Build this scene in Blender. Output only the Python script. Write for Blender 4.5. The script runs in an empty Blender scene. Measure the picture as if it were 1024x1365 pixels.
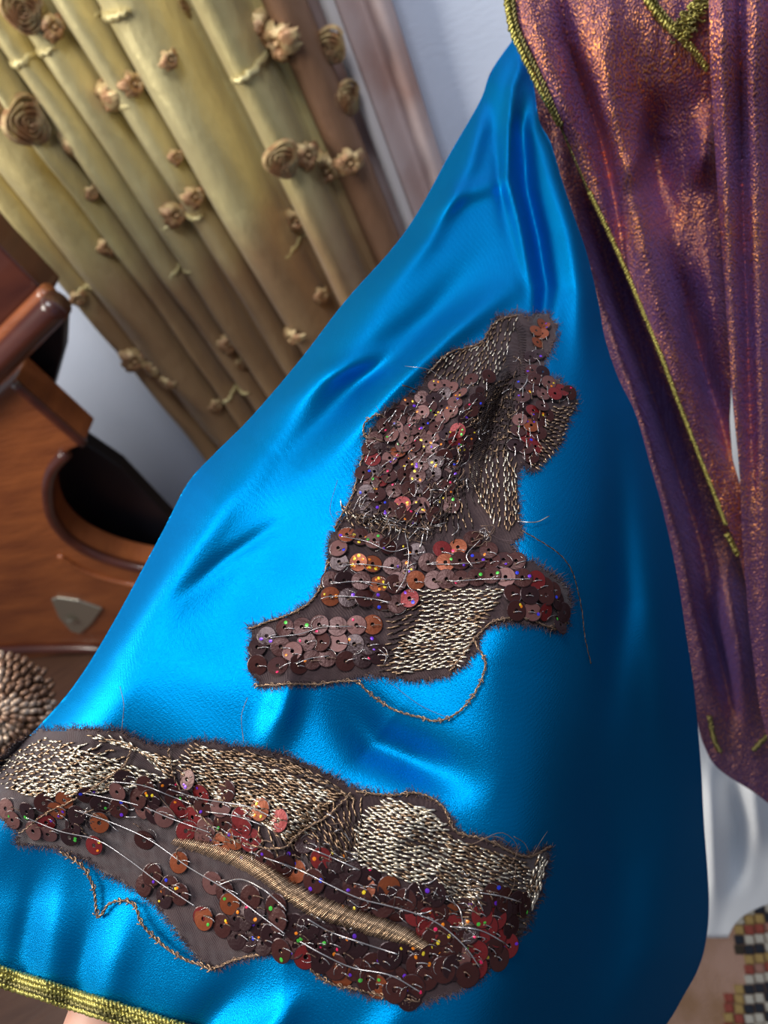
import bpy, math, random
import numpy as np
from mathutils import Vector, Matrix
random.seed(7); RNG = np.random.default_rng(7)
C = bpy.context.scene
COL = C.collection
# ------------------------------------------------------------------ camera
F = 1000.0
CAM = np.array([0.0, 0.0, 1.35])
dn = np.array([0.473, -0.788, -1.0]); dn /= np.linalg.norm(dn)
up = -dn
fw = np.array([0, 0, -1.0]) - up * np.dot(np.array([0, 0, -1.0]), up); fw /= np.linalg.norm(fw)
rt = np.cross(fw, up)
R = np.array([rt, fw, up])                      # camera space -> world
cd = bpy.data.cameras.new('camera'); cam = bpy.data.objects.new('camera', cd); COL.objects.link(cam)
M4 = Matrix.Identity(4)
for i in range(3):
    for j in range(3): M4[i][j] = R[i][j]
    M4[i][3] = CAM[i]
cam.matrix_world = M4
cd.sensor_fit = 'AUTO'; cd.sensor_width = 36; cd.lens = 36 * F / 1365
cd.clip_start = 0.01; cd.clip_end = 50
cd.dof.use_dof = True; cd.dof.focus_distance = 0.275; cd.dof.aperture_fstop = 12.5
C.camera = cam
# ------------------------------------------------------------------ world and light
w = bpy.data.worlds.new('world'); C.world = w; w.use_nodes = True
w.node_tree.nodes['Background'].inputs[0].default_value = (0.62, 0.72, 0.9, 1)
w.node_tree.nodes['Background'].inputs[1].default_value = 0.28
def cam2w(v): return R @ np.array(v, float)
def area(name, cpos, ctarget, sx, sy, power, col):
    l = bpy.data.lights.new(name, 'AREA'); l.shape = 'RECTANGLE'; l.size = sx; l.size_y = sy
    l.energy = power; l.color = col
    o = bpy.data.objects.new(name, l); COL.objects.link(o)
    p = Vector(CAM + cam2w(cpos)); t = Vector(CAM + cam2w(ctarget))
    o.location = p; o.rotation_euler = (t - p).to_track_quat('-Z', 'Y').to_euler()
    return o
def warea(name, p, t, sx, sy, power, col):
    l = bpy.data.lights.new(name, 'AREA'); l.shape = 'RECTANGLE'; l.size = sx; l.size_y = sy; l.energy = power; l.color = col
    o = bpy.data.objects.new(name, l); COL.objects.link(o); o.location = p
    o.rotation_euler = (Vector(t) - Vector(p)).to_track_quat('-Z', 'Y').to_euler(); return o
_wd = np.array([math.sin(math.radians(62)), -math.cos(math.radians(62)), 0]); _wn = np.array([-_wd[1] * -1, -_wd[0], 0])
_w0 = CAM + R @ (np.array([-.212, .4325, -1]) * 1.15); _w0[2] = 0
def rp_(s_, n_, z_): return tuple(_w0 + _wd * s_ + _wn * n_ + np.array([0, 0, z_]))
warea('window_daylight', rp_(-1.0, 1.0, 2.0), rp_(.35, .3, 1.0), .7, .7, 34, (1.0, .95, .86))
warea('added_fill_light', rp_(.45, .9, 2.6), rp_(.5, .0, 1.2), .5, .5, 19, (.95, .97, 1.0))  # added overhead fill lamp with no seen source; brightens wall and shawl
C.view_settings.view_transform = 'Standard'; C.view_settings.look = 'None'
C.view_settings.gamma = 1; C.view_settings.use_curve_mapping = False
C.view_settings.exposure = 0.0
# ------------------------------------------------------------------ helpers
def U(px, py, d):                               # a point at photo position px,py and depth d (m)
    px = np.asarray(px, float); py = np.asarray(py, float); d = np.asarray(d, float)
    c = np.stack([(px - 512) / F * d, -(py - 682.5) / F * d, -d], -1)
    return c @ R.T + CAM
def ray(px, py): return cam2w([(px - 512) / F, -(py - 682.5) / F, -1.0])
def tag(o, label=None, cat=None, group=None, kind=None):
    if label: o['label'] = label
    if cat: o['category'] = cat
    if group: o['group'] = group
    if kind: o['kind'] = kind
    return o
def empty(name, loc=(0, 0, 0)):
    o = bpy.data.objects.new(name, None); COL.objects.link(o); o.location = loc; o.empty_display_size = .02
    return o
def mesh(name, vs, fs, mats=(), smooth=True, midx=None):
    me = bpy.data.meshes.new(name)
    me.from_pydata([tuple(v) for v in np.asarray(vs, float).tolist()], [], [tuple(int(i) for i in f) for f in fs])
    for m in (mats if isinstance(mats, (list, tuple)) else [mats]): me.materials.append(m)
    if smooth: me.polygons.foreach_set('use_smooth', [True] * len(me.polygons))
    if midx is not None: me.polygons.foreach_set('material_index', list(midx))
    me.update()
    return me
def link(name, me, parent=None):
    o = bpy.data.objects.new(name, me); COL.objects.link(o)
    if parent is not None:
        o.parent = parent
        l = parent
        off = Vector((0, 0, 0))
        while l is not None: off += l.location; l = l.parent
        o.location = -off
    return o
def part(name, vs, fs, mats, parent=None, **k): return link(name, mesh(name, vs, fs, mats, **k), parent)
class MB:                                        # collects pieces of one mesh
    def __init__(s): s.v = []; s.f = []; s.m = []; s.n = 0
    def add(s, v, f, m=0):
        v = np.asarray(v, float); s.v.append(v); s.f += [tuple(i + s.n for i in q) for q in f]
        s.m += [m] * len(f); s.n += len(v)
    def out(s, name, mats, parent=None, smooth=True):
        return part(name, np.concatenate(s.v), s.f, mats, parent, smooth=smooth, midx=s.m)
def grid_faces(nr, nc, loop=False):
    f = []
    for i in range(nr - 1):
        for j in range(nc if loop else nc - 1):
            a = i * nc + j; b = i * nc + (j + 1) % nc
            f.append((a, a + nc, b + nc, b))
    return f
def spline(pts, n):                              # smooth resample (Catmull-Rom) by arc length
    P = np.array(pts, float)
    if len(P) > 2:
        Q = np.vstack([2 * P[0] - P[1], P, 2 * P[-1] - P[-2]]); out = []
        for i in range(1, len(Q) - 2):
            t = np.linspace(0, 1, 12, endpoint=False)[:, None]
            p0, p1, p2, p3 = Q[i - 1], Q[i], Q[i + 1], Q[i + 2]
            out.append(.5 * (2 * p1 + (p2 - p0) * t + (2 * p0 - 5 * p1 + 4 * p2 - p3) * t ** 2 + (3 * p1 - p0 - 3 * p2 + p3) * t ** 3))
        P = np.vstack(out + [P[-1:]])
    s = np.r_[0, np.cumsum(np.linalg.norm(np.diff(P, axis=0), axis=1))]
    t = np.linspace(0, s[-1], n)
    return np.stack([np.interp(t, s, P[:, k]) for k in range(P.shape[1])], 1)
def tube(P, r, k=6, caps=True, close=False):
    P = np.asarray(P, float); n = len(P); r = np.broadcast_to(r, (n,))
    T = np.gradient(P, axis=0); T /= np.linalg.norm(T, axis=1)[:, None] + 1e-12
    a = np.array([.31, .52, .79]); N = np.cross(T, a); N /= np.linalg.norm(N, axis=1)[:, None] + 1e-9
    B = np.cross(T, N); th = np.arange(k) * 2 * np.pi / k
    V = P[:, None] + r[:, None, None] * (N[:, None] * np.cos(th)[None, :, None] + B[:, None] * np.sin(th)[None, :, None])
    f = grid_faces(n, k, True)
    if caps: f = f + [tuple(range(k))] + [tuple(range((n - 1) * k, n * k))[::-1]]
    return V.reshape(-1, 3), f
def segdist(X, Y, pts):                          # distance of X,Y to a polyline
    best = np.full(np.shape(X), 1e9)
    for (x0, y0), (x1, y1) in zip(pts[:-1], pts[1:]):
        dx, dy = x1 - x0, y1 - y0; L = dx * dx + dy * dy
        t = np.clip(((X - x0) * dx + (Y - y0) * dy) / L, 0, 1)
        best = np.minimum(best, (X - x0 - t * dx) ** 2 + (Y - y0 - t * dy) ** 2)
    return np.sqrt(best)
def inside(X, Y, poly):
    c = np.zeros(np.shape(X), bool); n = len(poly)
    for i in range(n):
        x0, y0 = poly[i]; x1, y1 = poly[(i + 1) % n]
        if y0 == y1: continue
        h = ((y0 > Y) != (y1 > Y)) & (X < (x1 - x0) * (Y - y0) / (y1 - y0) + x0)
        c ^= h
    return c
def smi(y, ys, vs, sig=45.0):                    # smoothed table look-up
    g = np.arange(-200, 1801, 5.0); k = np.exp(-.5 * (np.arange(-30, 31) * 5 / sig) ** 2); k /= k.sum()
    e = (vs[1] - vs[0]) / (ys[1] - ys[0])
    t = np.interp(g, ys, vs); t = np.convolve(np.pad(t, 30, 'edge'), k, 'valid')
    return np.interp(y, g, t)
def ss(a, b, x): t = np.clip((x - a) / (b - a), 0, 1); return t * t * (3 - 2 * t)
_ph = RNG.uniform(0, 6.28, (40, 2)); _dr = RNG.uniform(0, 6.28, 40)
def wav(X, Y, scale, o=0, n=6):                  # smooth pseudo noise
    z = 0
    for i in range(n):
        a = _dr[(i + o) % 40]; s = scale * (1 + .35 * (i % 3))
        z = z + np.sin((X * np.cos(a) + Y * np.sin(a)) / s * 6.28 + _ph[(i + o) % 40, 0])
    return z / n
# ------------------------------------------------------------------ materials
def mat(name, color=(.5, .5, .5), rough=.5, metal=0, spec=.5, bump=None, var=None, sheen=0, sss=0, aniso=0, coat=0, trans=0):
    m = bpy.data.materials.new(name); m.use_nodes = True; t = m.node_tree; b = t.nodes['Principled BSDF']
    b.inputs['Base Color'].default_value = (*color, 1); b.inputs['Roughness'].default_value = rough
    b.inputs['Metallic'].default_value = metal; b.inputs['Specular IOR Level'].default_value = spec
    b.inputs['Sheen Weight'].default_value = sheen; b.inputs['Coat Weight'].default_value = coat
    b.inputs['Anisotropic'].default_value = aniso
    if sss: b.inputs['Subsurface Weight'].default_value = sss; b.inputs['Subsurface Scale'].default_value = .01
    N = t.nodes.new; L = t.links.new
    tc = N('ShaderNodeTexCoord')
    if var:                                      # var = (color2, scale, lo, hi)
        nz = N('ShaderNodeTexNoise'); nz.inputs['Scale'].default_value = var[1]; nz.inputs['Detail'].default_value = 4
        mp = N('ShaderNodeMapping'); mp.inputs['Scale'].default_value = var[4] if len(var) > 4 else (1, 1, 1)
        L(tc.outputs['Object'], mp.inputs[0]); L(mp.outputs[0], nz.inputs['Vector'])
        mr = N('ShaderNodeMapRange'); mr.inputs[1].default_value = var[2]; mr.inputs[2].default_value = var[3]
        mx = N('ShaderNodeMix'); mx.data_type = 'RGBA'
        mx.inputs[6].default_value = (*color, 1); mx.inputs[7].default_value = (*var[0], 1)
        L(nz.outputs[0], mr.inputs[0]); L(mr.outputs[0], mx.inputs[0]); L(mx.outputs[2], b.inputs['Base Color'])
    if bump:                                     # list of (kind, scale, strength(m), mapping scale, rotation)
        h = None
        for kind, sc, dist, ms, rot in bump:
            mp = N('ShaderNodeMapping'); mp.inputs['Scale'].default_value = ms; mp.inputs['Rotation'].default_value = rot
            L(tc.outputs['Object'], mp.inputs[0])
            if kind == 'wave':
                nz = N('ShaderNodeTexWave'); nz.inputs['Distortion'].default_value = .6; nz.inputs['Detail'].default_value = 1
                o_ = nz.outputs['Fac']
            elif kind == 'voro': nz = N('ShaderNodeTexVoronoi'); o_ = nz.outputs['Distance']
            else: nz = N('ShaderNodeTexNoise'); nz.inputs['Detail'].default_value = 3; o_ = nz.outputs[0]
            nz.inputs['Scale'].default_value = sc; L(mp.outputs[0], nz.inputs['Vector'])
            bp = N('ShaderNodeBump'); bp.inputs['Strength'].default_value = 1; bp.inputs['Distance'].default_value = dist
            L(o_, bp.inputs['Height'])
            if h: L(h, bp.inputs['Normal'])
            h = bp.outputs[0]
        L(h, b.inputs['Normal'])
    return m
one = (1, 1, 1); z3 = (0, 0, 0)
# camera-aligned rotation is avoided: weave directions are given in world axes
m_satin = mat('blue_satin', (0.0, .225, .53), .43, .88, .3, bump=[('wave', 420, .00002, one, (.3, .9, .5)), ('noise', 2400, .00016, one, z3)])
m_satin.node_tree.nodes['Principled BSDF'].inputs['Specular Tint'].default_value = (.05, .30, .65, 1)
m_trim = mat('gold_metallic_thread', (.44, .38, .10), .38, .75, bump=[('noise', 900, .0003, one, z3)])
m_trimd = mat('antique_gold_thread', (.20, .17, .06), .4, .8, bump=[('noise', 900, .0003, one, z3)])
m_patch = mat('brown_organza', (.058, .030, .030), .8, 0, .3, bump=[('wave', 700, .0001, one, (.3, .9, .5)), ('noise', 1500, .0001, one, z3)], var=((.04, .02, .022), 120, .35, .65), sheen=.3)
m_hair = mat('frayed_brown_fibre', (.10, .06, .065), .7, 0, .3)
m_chain = mat('silver_gold_chain_stitch', (.86, .74, .57), .30, .9)
m_chaind = mat('bronze_chain_stitch', (.36, .23, .14), .35, .85)
m_tan = mat('tan_satin_stitch', (.60, .40, .25), .32, .75)
m_dark = mat('dark_brown_thread', (.03, .014, .012), .6, .1)
m_silver = mat('silver_thread', (.62, .56, .53), .25, .85)
m_tangle = mat('brown_cord_thread', (.20, .12, .08), .45, .35)
# ------------------------------------------------------------------ satin garment surface
LP = [(706, 20), (686, 50), (655, 95), (640, 135), (600, 205), (556, 285), (520, 335), (460, 402), (400, 480), (335, 556), (285, 606), (250, 645), (215, 712), (150, 832), (100, 912), (50, 970), (5, 1015), (-45, 1080), (-85, 1160), (-104, 1290)]
RP = [(712, 22), (697, 62), (711, 112), (719, 161), (734, 190), (749, 240), (764, 285), (782, 337), (797, 400), (806, 450), (824, 504), (847, 552), (867, 621), (883, 678), (902, 764), (914, 841), (925, 916), (934, 1015), (938, 1090), (945, 1197), (941, 1255), (930, 1293), (912, 1326), (893, 1359), (860, 1405), (816, 1482)]
LPs = spline(LP, 60).tolist(); RPs = spline(RP, 60).tolist()
CREST = ([100, 300, 400, 500, 700, 900, 1100, 1300, 1450], [760, 765, 775, 785, 775, 760, 730, 690, 650])
RIDGES = [   # polyline, width px, height m (towards the viewer)
    ([(720, -60), (706, 50), (697, 83), (684, 117), (679, 169), (676, 238), (691, 289), (701, 341), (712, 384), (712, 420), (712, 500)], 8, .0075),
    ([(730, 40), (708, 110), (696, 173), (702, 255), (717, 319), (727, 384), (722, 430), (705, 520)], 13, -.016),
    ([(730, 120), (740, 233), (762, 306), (776, 384), (775, 470), (765, 560)], 18, .009),
    ([(664, 130), (662, 200), (672, 290), (686, 350)], 9, -.0025),
    ([(668, 90), (645, 150), (625, 220), (570, 320), (480, 430)], 14, .006),
    ([(655, 100), (655, 173), (640, 230)], 13, -.005),
    ([(560, 300), (610, 262), (672, 238), (690, 225)], 14, .006),
    ([(680, 290), (630, 360), (570, 430), (480, 510), (380, 610), (340, 680)], 27, -.010),
    ([(715, 330), (680, 385), (600, 445), (520, 520), (430, 620)], 18, .010),
    ([(600, 420), (520, 470), (430, 500), (330, 580)], 16, .004),
    ([(330, 620), (240, 740), (180, 830), (90, 960)], 24, .0045),
    ([(400, 680), (300, 745), (220, 810)], 10, -.0012),
    ([(430, 600), (330, 760), (240, 900)], 55, -.0045),
    ([(395, 860), (378, 940), (350, 1020)], 20, .006),
    ([(430, 900), (500, 990), (660, 1060)], 34, -.009),
    ([(690, 600), (725, 760), (655, 880), (660, 1090)], 60, .006),
    ([(815, 460), (828, 640), (832, 800), (800, 1040)], 22, -.012),
    ([(862, 650), (880, 860), (890, 1050)], 22, .008),
    ([(790, 960), (815, 1150), (790, 1350)], 36, -.009),
    ([(890, 1050), (870, 1260), (780, 1430)], 30, .008),
    ([(90, 1120), (70, 1250), (50, 1400)], 20, .003), ([(55, 1130), (30, 1260), (10, 1400)], 16, -.003),
    ([(185, 1180), (150, 1290), (120, 1420)], 24, .0035), ([(130, 1180), (105, 1290), (80, 1420)], 18, -.003),
    ([(360, 1270), (270, 1370), (200, 1460)], 26, -.005), ([(410, 1310), (350, 1390), (300, 1480)], 22, .005),
    ([(560, 1320), (500, 1400), (450, 1500)], 30, .004),
]
PR = [   # inside the patches
    ([(705, 425), (690, 470), (668, 540), (640, 610), (625, 650)], 15, -.006),
    ([(676, 440), (640, 510), (600, 580), (570, 650)], 22, .004),
    ([(560, 700), (640, 800), (620, 860)], 30, .002),
    ([(240, 1010), (235, 1050), (270, 1120)], 12, -.002),
    ([(460, 1060), (400, 1120), (380, 1230)], 16, -.003),
    ([(540, 1080), (530, 1140)], 30, .003), ([(620, 1150), (600, 1260)], 16, -.002),
    ([(60, 1020), (150, 1040)], 30, .003),
]
def ridge(X, Y, P, wd):                          # soft fold along a polyline, dying away at its ends
    best = np.full(np.shape(X), 1e9); par = np.zeros(np.shape(X)); Ls = [math.dist(a, b) for a, b in zip(P[:-1], P[1:])]; tot = sum(Ls); acc = 0
    for (x0, y0), (x1, y1), l in zip(P[:-1], P[1:], Ls):
        dx, dy = x1 - x0, y1 - y0
        t = np.clip(((X - x0) * dx + (Y - y0) * dy) / (l * l), 0, 1)
        q = (X - x0 - t * dx) ** 2 + (Y - y0 - t * dy) ** 2
        k = q < best; best = np.where(k, q, best); par = np.where(k, (acc + t * l) / tot, par); acc += l
    return np.exp(-best / wd ** 2) * ss(-.02, .45, par) * ss(-.02, .45, 1 - par)
def Dfull(X, Y):                                 # depth of the cloth
    X = np.asarray(X, float); Y = np.asarray(Y, float)
    d = smi(Y, [0, 50, 200, 350, 500, 700, 900, 1100, 1300, 1450], [.46, .445, .40, .355, .315, .285, .265, .25, .24, .235])
    k = np.ones(9) / 9
    cx = smi(Y, *CREST)
    t = (X - cx) / 30.0; sp = np.log1p(np.exp(np.clip(t, -30, 30))) * 30
    d = d + sp * .00080 * ss(250, 480, Y)
    d = d + np.clip(X - 300, -400, 600) * -.00002 + .00009 * np.clip(380 - X, 0, 500) * ss(900, 1200, Y)
    for P, wd, a in RIDGES + PR:
        d = d - a * ridge(X, Y, P, wd)
    d = d - .0016 * wav(X, Y, 230, 3) - .0004 * wav(X, Y, 80, 11)
    for P, r in ((LPs, np.interp(Y, [50, 300, 700, 1300], [25, 50, 75, 80])), (RPs, np.interp(Y, [50, 300, 700, 1300], [12, 25, 60, 70]))):
        s = np.clip(segdist(X, Y, P) / r, 0, 1)
        d = d + r / F * d * (1 - s) ** 2.4 * 1.15
    return d
_gx = np.arange(-150, 1012, 3.0); _gy = np.arange(0, 1740, 3.0)
_G = Dfull(*np.meshgrid(_gx, _gy))
def D(X, Y):                                     # the same, read from a fine table
    X = np.clip((np.asarray(X, float) + 150) / 3, 0, len(_gx) - 1.001); Y = np.clip(np.asarray(Y, float) / 3, 0, len(_gy) - 1.001)
    i = Y.astype(int); j = X.astype(int); b = Y - i; a = X - j
    return (_G[i, j] * (1 - a) + _G[i, j + 1] * a) * (1 - b) + (_G[i + 1, j] * (1 - a) + _G[i + 1, j + 1] * a) * b
def S(px, py, off=0.0): return U(px, py, D(px, py) - off * (1 + 1.3 * (1 - ss(0, 60, np.asarray(px, float))) * (np.asarray(py) > 960) * (np.asarray(off) > 0)))
def frame(px, py):
    e = 3.0
    X = np.array([px, px + e, px - e, px, px]); Y = np.array([py, py, py, py + e, py - e])
    p = S(X, Y); a = p[1] - p[2]; b = p[4] - p[3]
    n = np.cross(a, b); n /= np.linalg.norm(n); a /= np.linalg.norm(a)
    return p[0], a, np.cross(n, a), n
garment = empty('satin_garment', tuple(S(500, 800)))
tag(garment, 'bright blue satin sleeve with gold hem, two brown sequined appliques sewn on its front', 'garment')
NR = 420; NC = 300
L_ = spline(LP, NR); R_ = spline(RP, NR)
uu = .5 - .5 * np.cos(np.linspace(0, np.pi, NC)); uu = .5 * uu + .5 * np.linspace(0, 1, NC)
GX = L_[:, :1] * (1 - uu) + R_[:, :1] * uu; GY = L_[:, 1:] * (1 - uu) + R_[:, 1:] * uu
front = S(GX, GY)
# back of the sleeve: curls behind at both silhouettes, open at the hem
nb = 24; th = np.linspace(0, np.pi, nb + 2)[1:-1]
width = np.linalg.norm(R_ - L_, axis=1)
dl = D(L_[:, 0], L_[:, 1]); dr_ = D(R_[:, 0], R_[:, 1])
bk = []
for t in th:
    c = .5 - .5 * np.cos(t)                       # from right back to left
    x = R_[:, 0] * (1 - c) + L_[:, 0] * c; y = R_[:, 1] * (1 - c) + L_[:, 1] * c
    cx_ = .5 * (L_[:, 0] + R_[:, 0]); cy_ = .5 * (L_[:, 1] + R_[:, 1])
    d = dr_ * (1 - c) + dl * c + np.sin(t) * np.minimum(width * .00016, .09)
    dd = (dr_ * (1 - c) + dl * c) / d
    x = 512 + (x - 512) * (dd * .98 + .02 * 1); y = 682.5 + (y - 682.5) * dd
    bk.append(U(x, y, d))
bk = np.stack(bk, 1)
allv = np.concatenate([front, bk], 1)
nc = allv.shape[1]
so = part('satin_cloth', allv.reshape(-1, 3), [f[::-1] for f in grid_faces(NR, nc, True)], m_satin, garment)
sm = so.modifiers.new('thick', 'SOLIDIFY'); sm.thickness = .0002; sm.offset = 0
# gold trim on the hem: flat tape with two twisted cords on it
def cord(P3, r, pitch, mats, name, parent, strands=2, k=5):
    P3 = np.asarray(P3); n = len(P3)
    T = np.gradient(P3, axis=0); T /= np.linalg.norm(T, axis=1)[:, None]
    N = np.cross(T, cam2w([0, 0, 1])); N /= np.linalg.norm(N, axis=1)[:, None]; B = np.cross(T, N)
    s = np.r_[0, np.cumsum(np.linalg.norm(np.diff(P3, axis=0), axis=1))]
    mb = MB()
    for q in range(strands):
        a = s / pitch * 6.283 + q * 6.283 / strands
        P = P3 + r * .55 * (N * np.cos(a)[:, None] + B * np.sin(a)[:, None])
        v, f = tube(P + RNG.normal(0, r * .10, P.shape), r * .62 * (1 + .25 * np.sin(s / pitch * 19 + q)), k); mb.add(v, f)
    return mb.out(name, mats, parent)
hemx = np.linspace(-95, 330, 520); hemy = 1289 + (hemx + 100) * .3165
def along_hem(o): return S(hemx + o * .30, hemy - o * .95, .0012)
tp = np.stack([along_hem(8), along_hem(31)], 1)
tape = part('gold_hem_tape', tp.reshape(-1, 3), grid_faces(520, 2), m_trim, garment)
sm = tape.modifiers.new('thick', 'SOLIDIFY'); sm.thickness = .0009; sm.offset = 0
for o_ in (10, 16, 23, 30):
    cord(along_hem(o_) + cam2w([0, 0, .0006]), .00105, .0028, m_trim if o_ != 16 else m_trimd, 'hem_cord', garment)
# ------------------------------------------------------------------ appliques
UP_OUT = [(663, 422), (690, 415), (703, 425), (712, 418), (728, 417), (742, 430), (741, 455), (728, 480), (722, 502), (745, 505), (760, 520), (771, 535), (758, 560), (748, 590), (735, 605), (713, 628), (700, 618), (690, 630), (690, 660), (692, 690), (697, 712), (682, 722), (690, 742), (715, 752), (740, 765), (758, 785), (762, 812), (752, 843), (725, 835), (690, 830), (655, 832), (640, 845), (636, 868), (615, 890), (585, 905), (550, 908), (520, 905), (490, 900), (470, 905), (440, 912), (400, 912), (365, 914), (345, 916), (336, 895), (330, 870), (336, 850), (330, 835), (350, 830), (385, 820), (415, 800), (428, 778), (438, 755), (436, 725), (446, 705), (460, 690), (470, 660), (480, 620), (490, 580), (515, 545), (540, 532), (560, 515), (570, 495), (590, 475), (620, 462), (645, 455), (655, 438)]
LO_OUT = [(-25, 1030), (0, 1010), (25, 988), (55, 972), (110, 970), (160, 974), (195, 990), (225, 997), (262, 986), (300, 992), (340, 998), (380, 1006), (420, 1022), (455, 1042), (475, 1052), (510, 1060), (550, 1056), (580, 1066), (600, 1088), (612, 1110), (640, 1118), (670, 1122), (700, 1140), (735, 1130), (728, 1158), (722, 1185), (708, 1225), (686, 1258), (660, 1285), (630, 1315), (600, 1325), (560, 1338), (520, 1332), (480, 1325), (450, 1312), (420, 1296), (405, 1276), (385, 1268), (350, 1272), (310, 1282), (283, 1292), (262, 1278), (240, 1248), (215, 1215), (190, 1192), (150, 1170), (115, 1148), (75, 1130), (20, 1126), (22, 1108), (0, 1090), (-25, 1075)]
def dense(poly, jag, step=3.0):
    P = np.array(poly + poly[:1], float)
    s = np.r_[0, np.cumsum(np.linalg.norm(np.diff(P, axis=0), axis=1))]
    t = np.arange(0, s[-1], step); X = np.interp(t, s, P[:, 0]); Y = np.interp(t, s, P[:, 1])
    T = np.stack([np.gradient(X), np.gradient(Y)], 1); T /= np.linalg.norm(T, axis=1)[:, None]
    nrm = np.stack([T[:, 1], -T[:, 0]], 1)
    j = RNG.normal(0, jag, len(X)); j = .6 * j + .4 * np.roll(j, 1)
    return np.stack([X, Y], 1) + nrm * j[:, None], nrm
def clothpatch(name, poly, parent):
    P, nrm = dense(poly, 1.6)
    bx0, by0 = P.min(0); bx1, by1 = P.max(0); st = 3.0
    xs = np.arange(bx0 - st, bx1 + st, st); ys = np.arange(by0 - st, by1 + st, st)
    X, Y = np.meshgrid(xs, ys); I = inside(X, Y, P.tolist())
    idx = -np.ones(X.shape, int); cell = np.zeros((X.shape[0] - 1, X.shape[1] - 1), bool)
    cell = I[:-1, :-1].astype(int) + I[1:, :-1] + I[:-1, 1:] + I[1:, 1:] >= 3
    use = np.zeros(X.shape, bool)
    for a in (0, 1):
        for b in (0, 1): use[a:X.shape[0] - 1 + a, b:X.shape[1] - 1 + b] |= cell
    idx[use] = np.arange(use.sum())
    off = .0009 + .0004 * wav(X, Y, 30, 5) + .0003 * wav(X, Y, 13, 9)
    off = np.maximum(off, .0003) + .0004 * (1 - ss(10, 75, segdist(X, Y, LPs)))
    V = S(X, Y, off)[use]
    ii, jj = np.nonzero(cell)
    f = np.stack([idx[ii, jj], idx[ii + 1, jj], idx[ii + 1, jj + 1], idx[ii, jj + 1]], 1)
    o = part(name, V, f.tolist(), m_patch, parent)
    s_ = o.modifiers.new('thick', 'SOLIDIFY'); s_.thickness = .0005; s_.offset = -1
    # frayed fibres round the edge
    mb = MB()
    for (x, y), n_ in zip(P, nrm):
        for q in range(5):
            a = random.gauss(0, .5); L = abs(random.gauss(5.0, 3)) + 2
            sgn = 1 if not inside(np.array([x + n_[0] * 6]), np.array([y + n_[1] * 6]), P.tolist())[0] else -1
            dx = sgn * (n_[0] * math.cos(a) - n_[1] * math.sin(a)); dy = sgn * (n_[0] * math.sin(a) + n_[1] * math.cos(a))
            bx = x + random.uniform(-2, 2) - dx * 3; by = y + random.uniform(-2, 2) - dy * 3
            t = np.array([0, .5, 1]); b2 = random.gauss(0, 1.5)
            PX = bx + dx * L * t - dy * b2 * t * (1 - t) * 4; PY = by + dy * L * t + dx * b2 * t * (1 - t) * 4
            v, f = tube(S(PX, PY, .0009 + t * random.uniform(-.0003, .0012)), np.array([.00009, .00008, .00004]) * random.uniform(.7, 1.5), 3, False)
            mb.add(v, f, 1 if random.random() < .12 else 0)
    tag(mb.out('frayed_fringe', [m_hair, m_tangle], o), kind='stuff')
    return o
up_patch = clothpatch('sequin_applique', UP_OUT, garment)
tag(up_patch, 'upper applique of brown organza with sequins, ending in a narrow top and two spread arms')
lo_patch = clothpatch('sequin_applique', LO_OUT, garment)
tag(lo_patch, 'lower long applique with a tan satin stitched stem and silver chain stitched petals')
# sequins ---------------------------------------------------------------
def holo(name, base, rough, metal):
    m = mat(name, base, rough, metal, .35, bump=[('noise', 700, .00012, one, z3)])
    return m
m_seq = [holo('brown_sequin', (.058, .015, .012), .34, .3), holo('mauve_sequin', (.155, .062, .054), .45, .25),
         holo('copper_sequin', (.24, .055, .018), .38, .3), holo('red_sequin', (.19, .016, .016), .38, .3), holo('dark_sequin', (.030, .010, .011), .3, .3)]
m_dot = [mat('holographic_violet', (.16, .03, .6), .3, .3), mat('holographic_green', (.08, .55, .06), .3, .3),
         mat('holographic_orange', (.95, .25, .01), .3, .2), mat('holographic_yellow', (.9, .65, .03), .3, .2), mat('holographic_pink', (.85, .02, .12), .3, .2), mat('holographic_blue', (.03, .05, .7), .3, .3)]
m_rim = mat('sequin_rim_shade', (.035, .010, .010), .3, .3)  # darker edge ring paints in the overlap shadow; also circles the hole
def seq_mesh(kind, dots, seed):
    rnd = random.Random(seed); mb = MB(); r = .0036; k = 20
    prof = [(.17, -.0001), (.20, 0), (.30, 0), (.93, -.0001), (1.0, -.00022)]
    th = np.arange(k) * 2 * np.pi / k
    V = np.stack([np.stack([q * r * np.cos(th), q * r * np.sin(th), np.full(k, z)], 1) for q, z in prof]).reshape(-1, 3)
    gf = grid_faces(len(prof), k, True); mb.add(V, gf[k:3 * k], 0)
    V2 = V.copy(); mb.add(V2, gf[:k] + gf[3 * k:], 7)
    for c in dots:
        a = rnd.uniform(0, 6.28); q = rnd.uniform(.5, .75) * r; rr = rnd.uniform(.13, .2) * r
        cx, cy = q * math.cos(a), q * math.sin(a); t = np.arange(6) * math.pi / 3
        V = np.vstack([[cx, cy, .00012], np.stack([cx + rr * np.cos(t), cy + rr * np.sin(t) * rnd.uniform(.7, 1), np.full(6, .00006)], 1)])
        mb.add(V, [(0, 1 + i, 1 + (i + 1) % 6) for i in range(6)], 1 + c)
    return mesh('sequin', np.concatenate(mb.v), mb.f, [m_seq[kind]] + m_dot + [m_rim], smooth=False, midx=mb.m)
VAR = {}
DOTSETS = [[], [], [], [], [], [], [], [], [], [0],  [0], [1], [2], [0, 0], [5], [1, 1], [2, 3], [3, 3, 2], [4], [4, 2], [0, 5]]
for kd in range(5):
    for di, ds in enumerate(DOTSETS): VAR[(kd, di)] = seq_mesh(kd, ds, kd * 31 + di)
OR = seq_mesh(2, [3, 2, 3, 2, 2, 3], 5)
seqs = []
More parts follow.
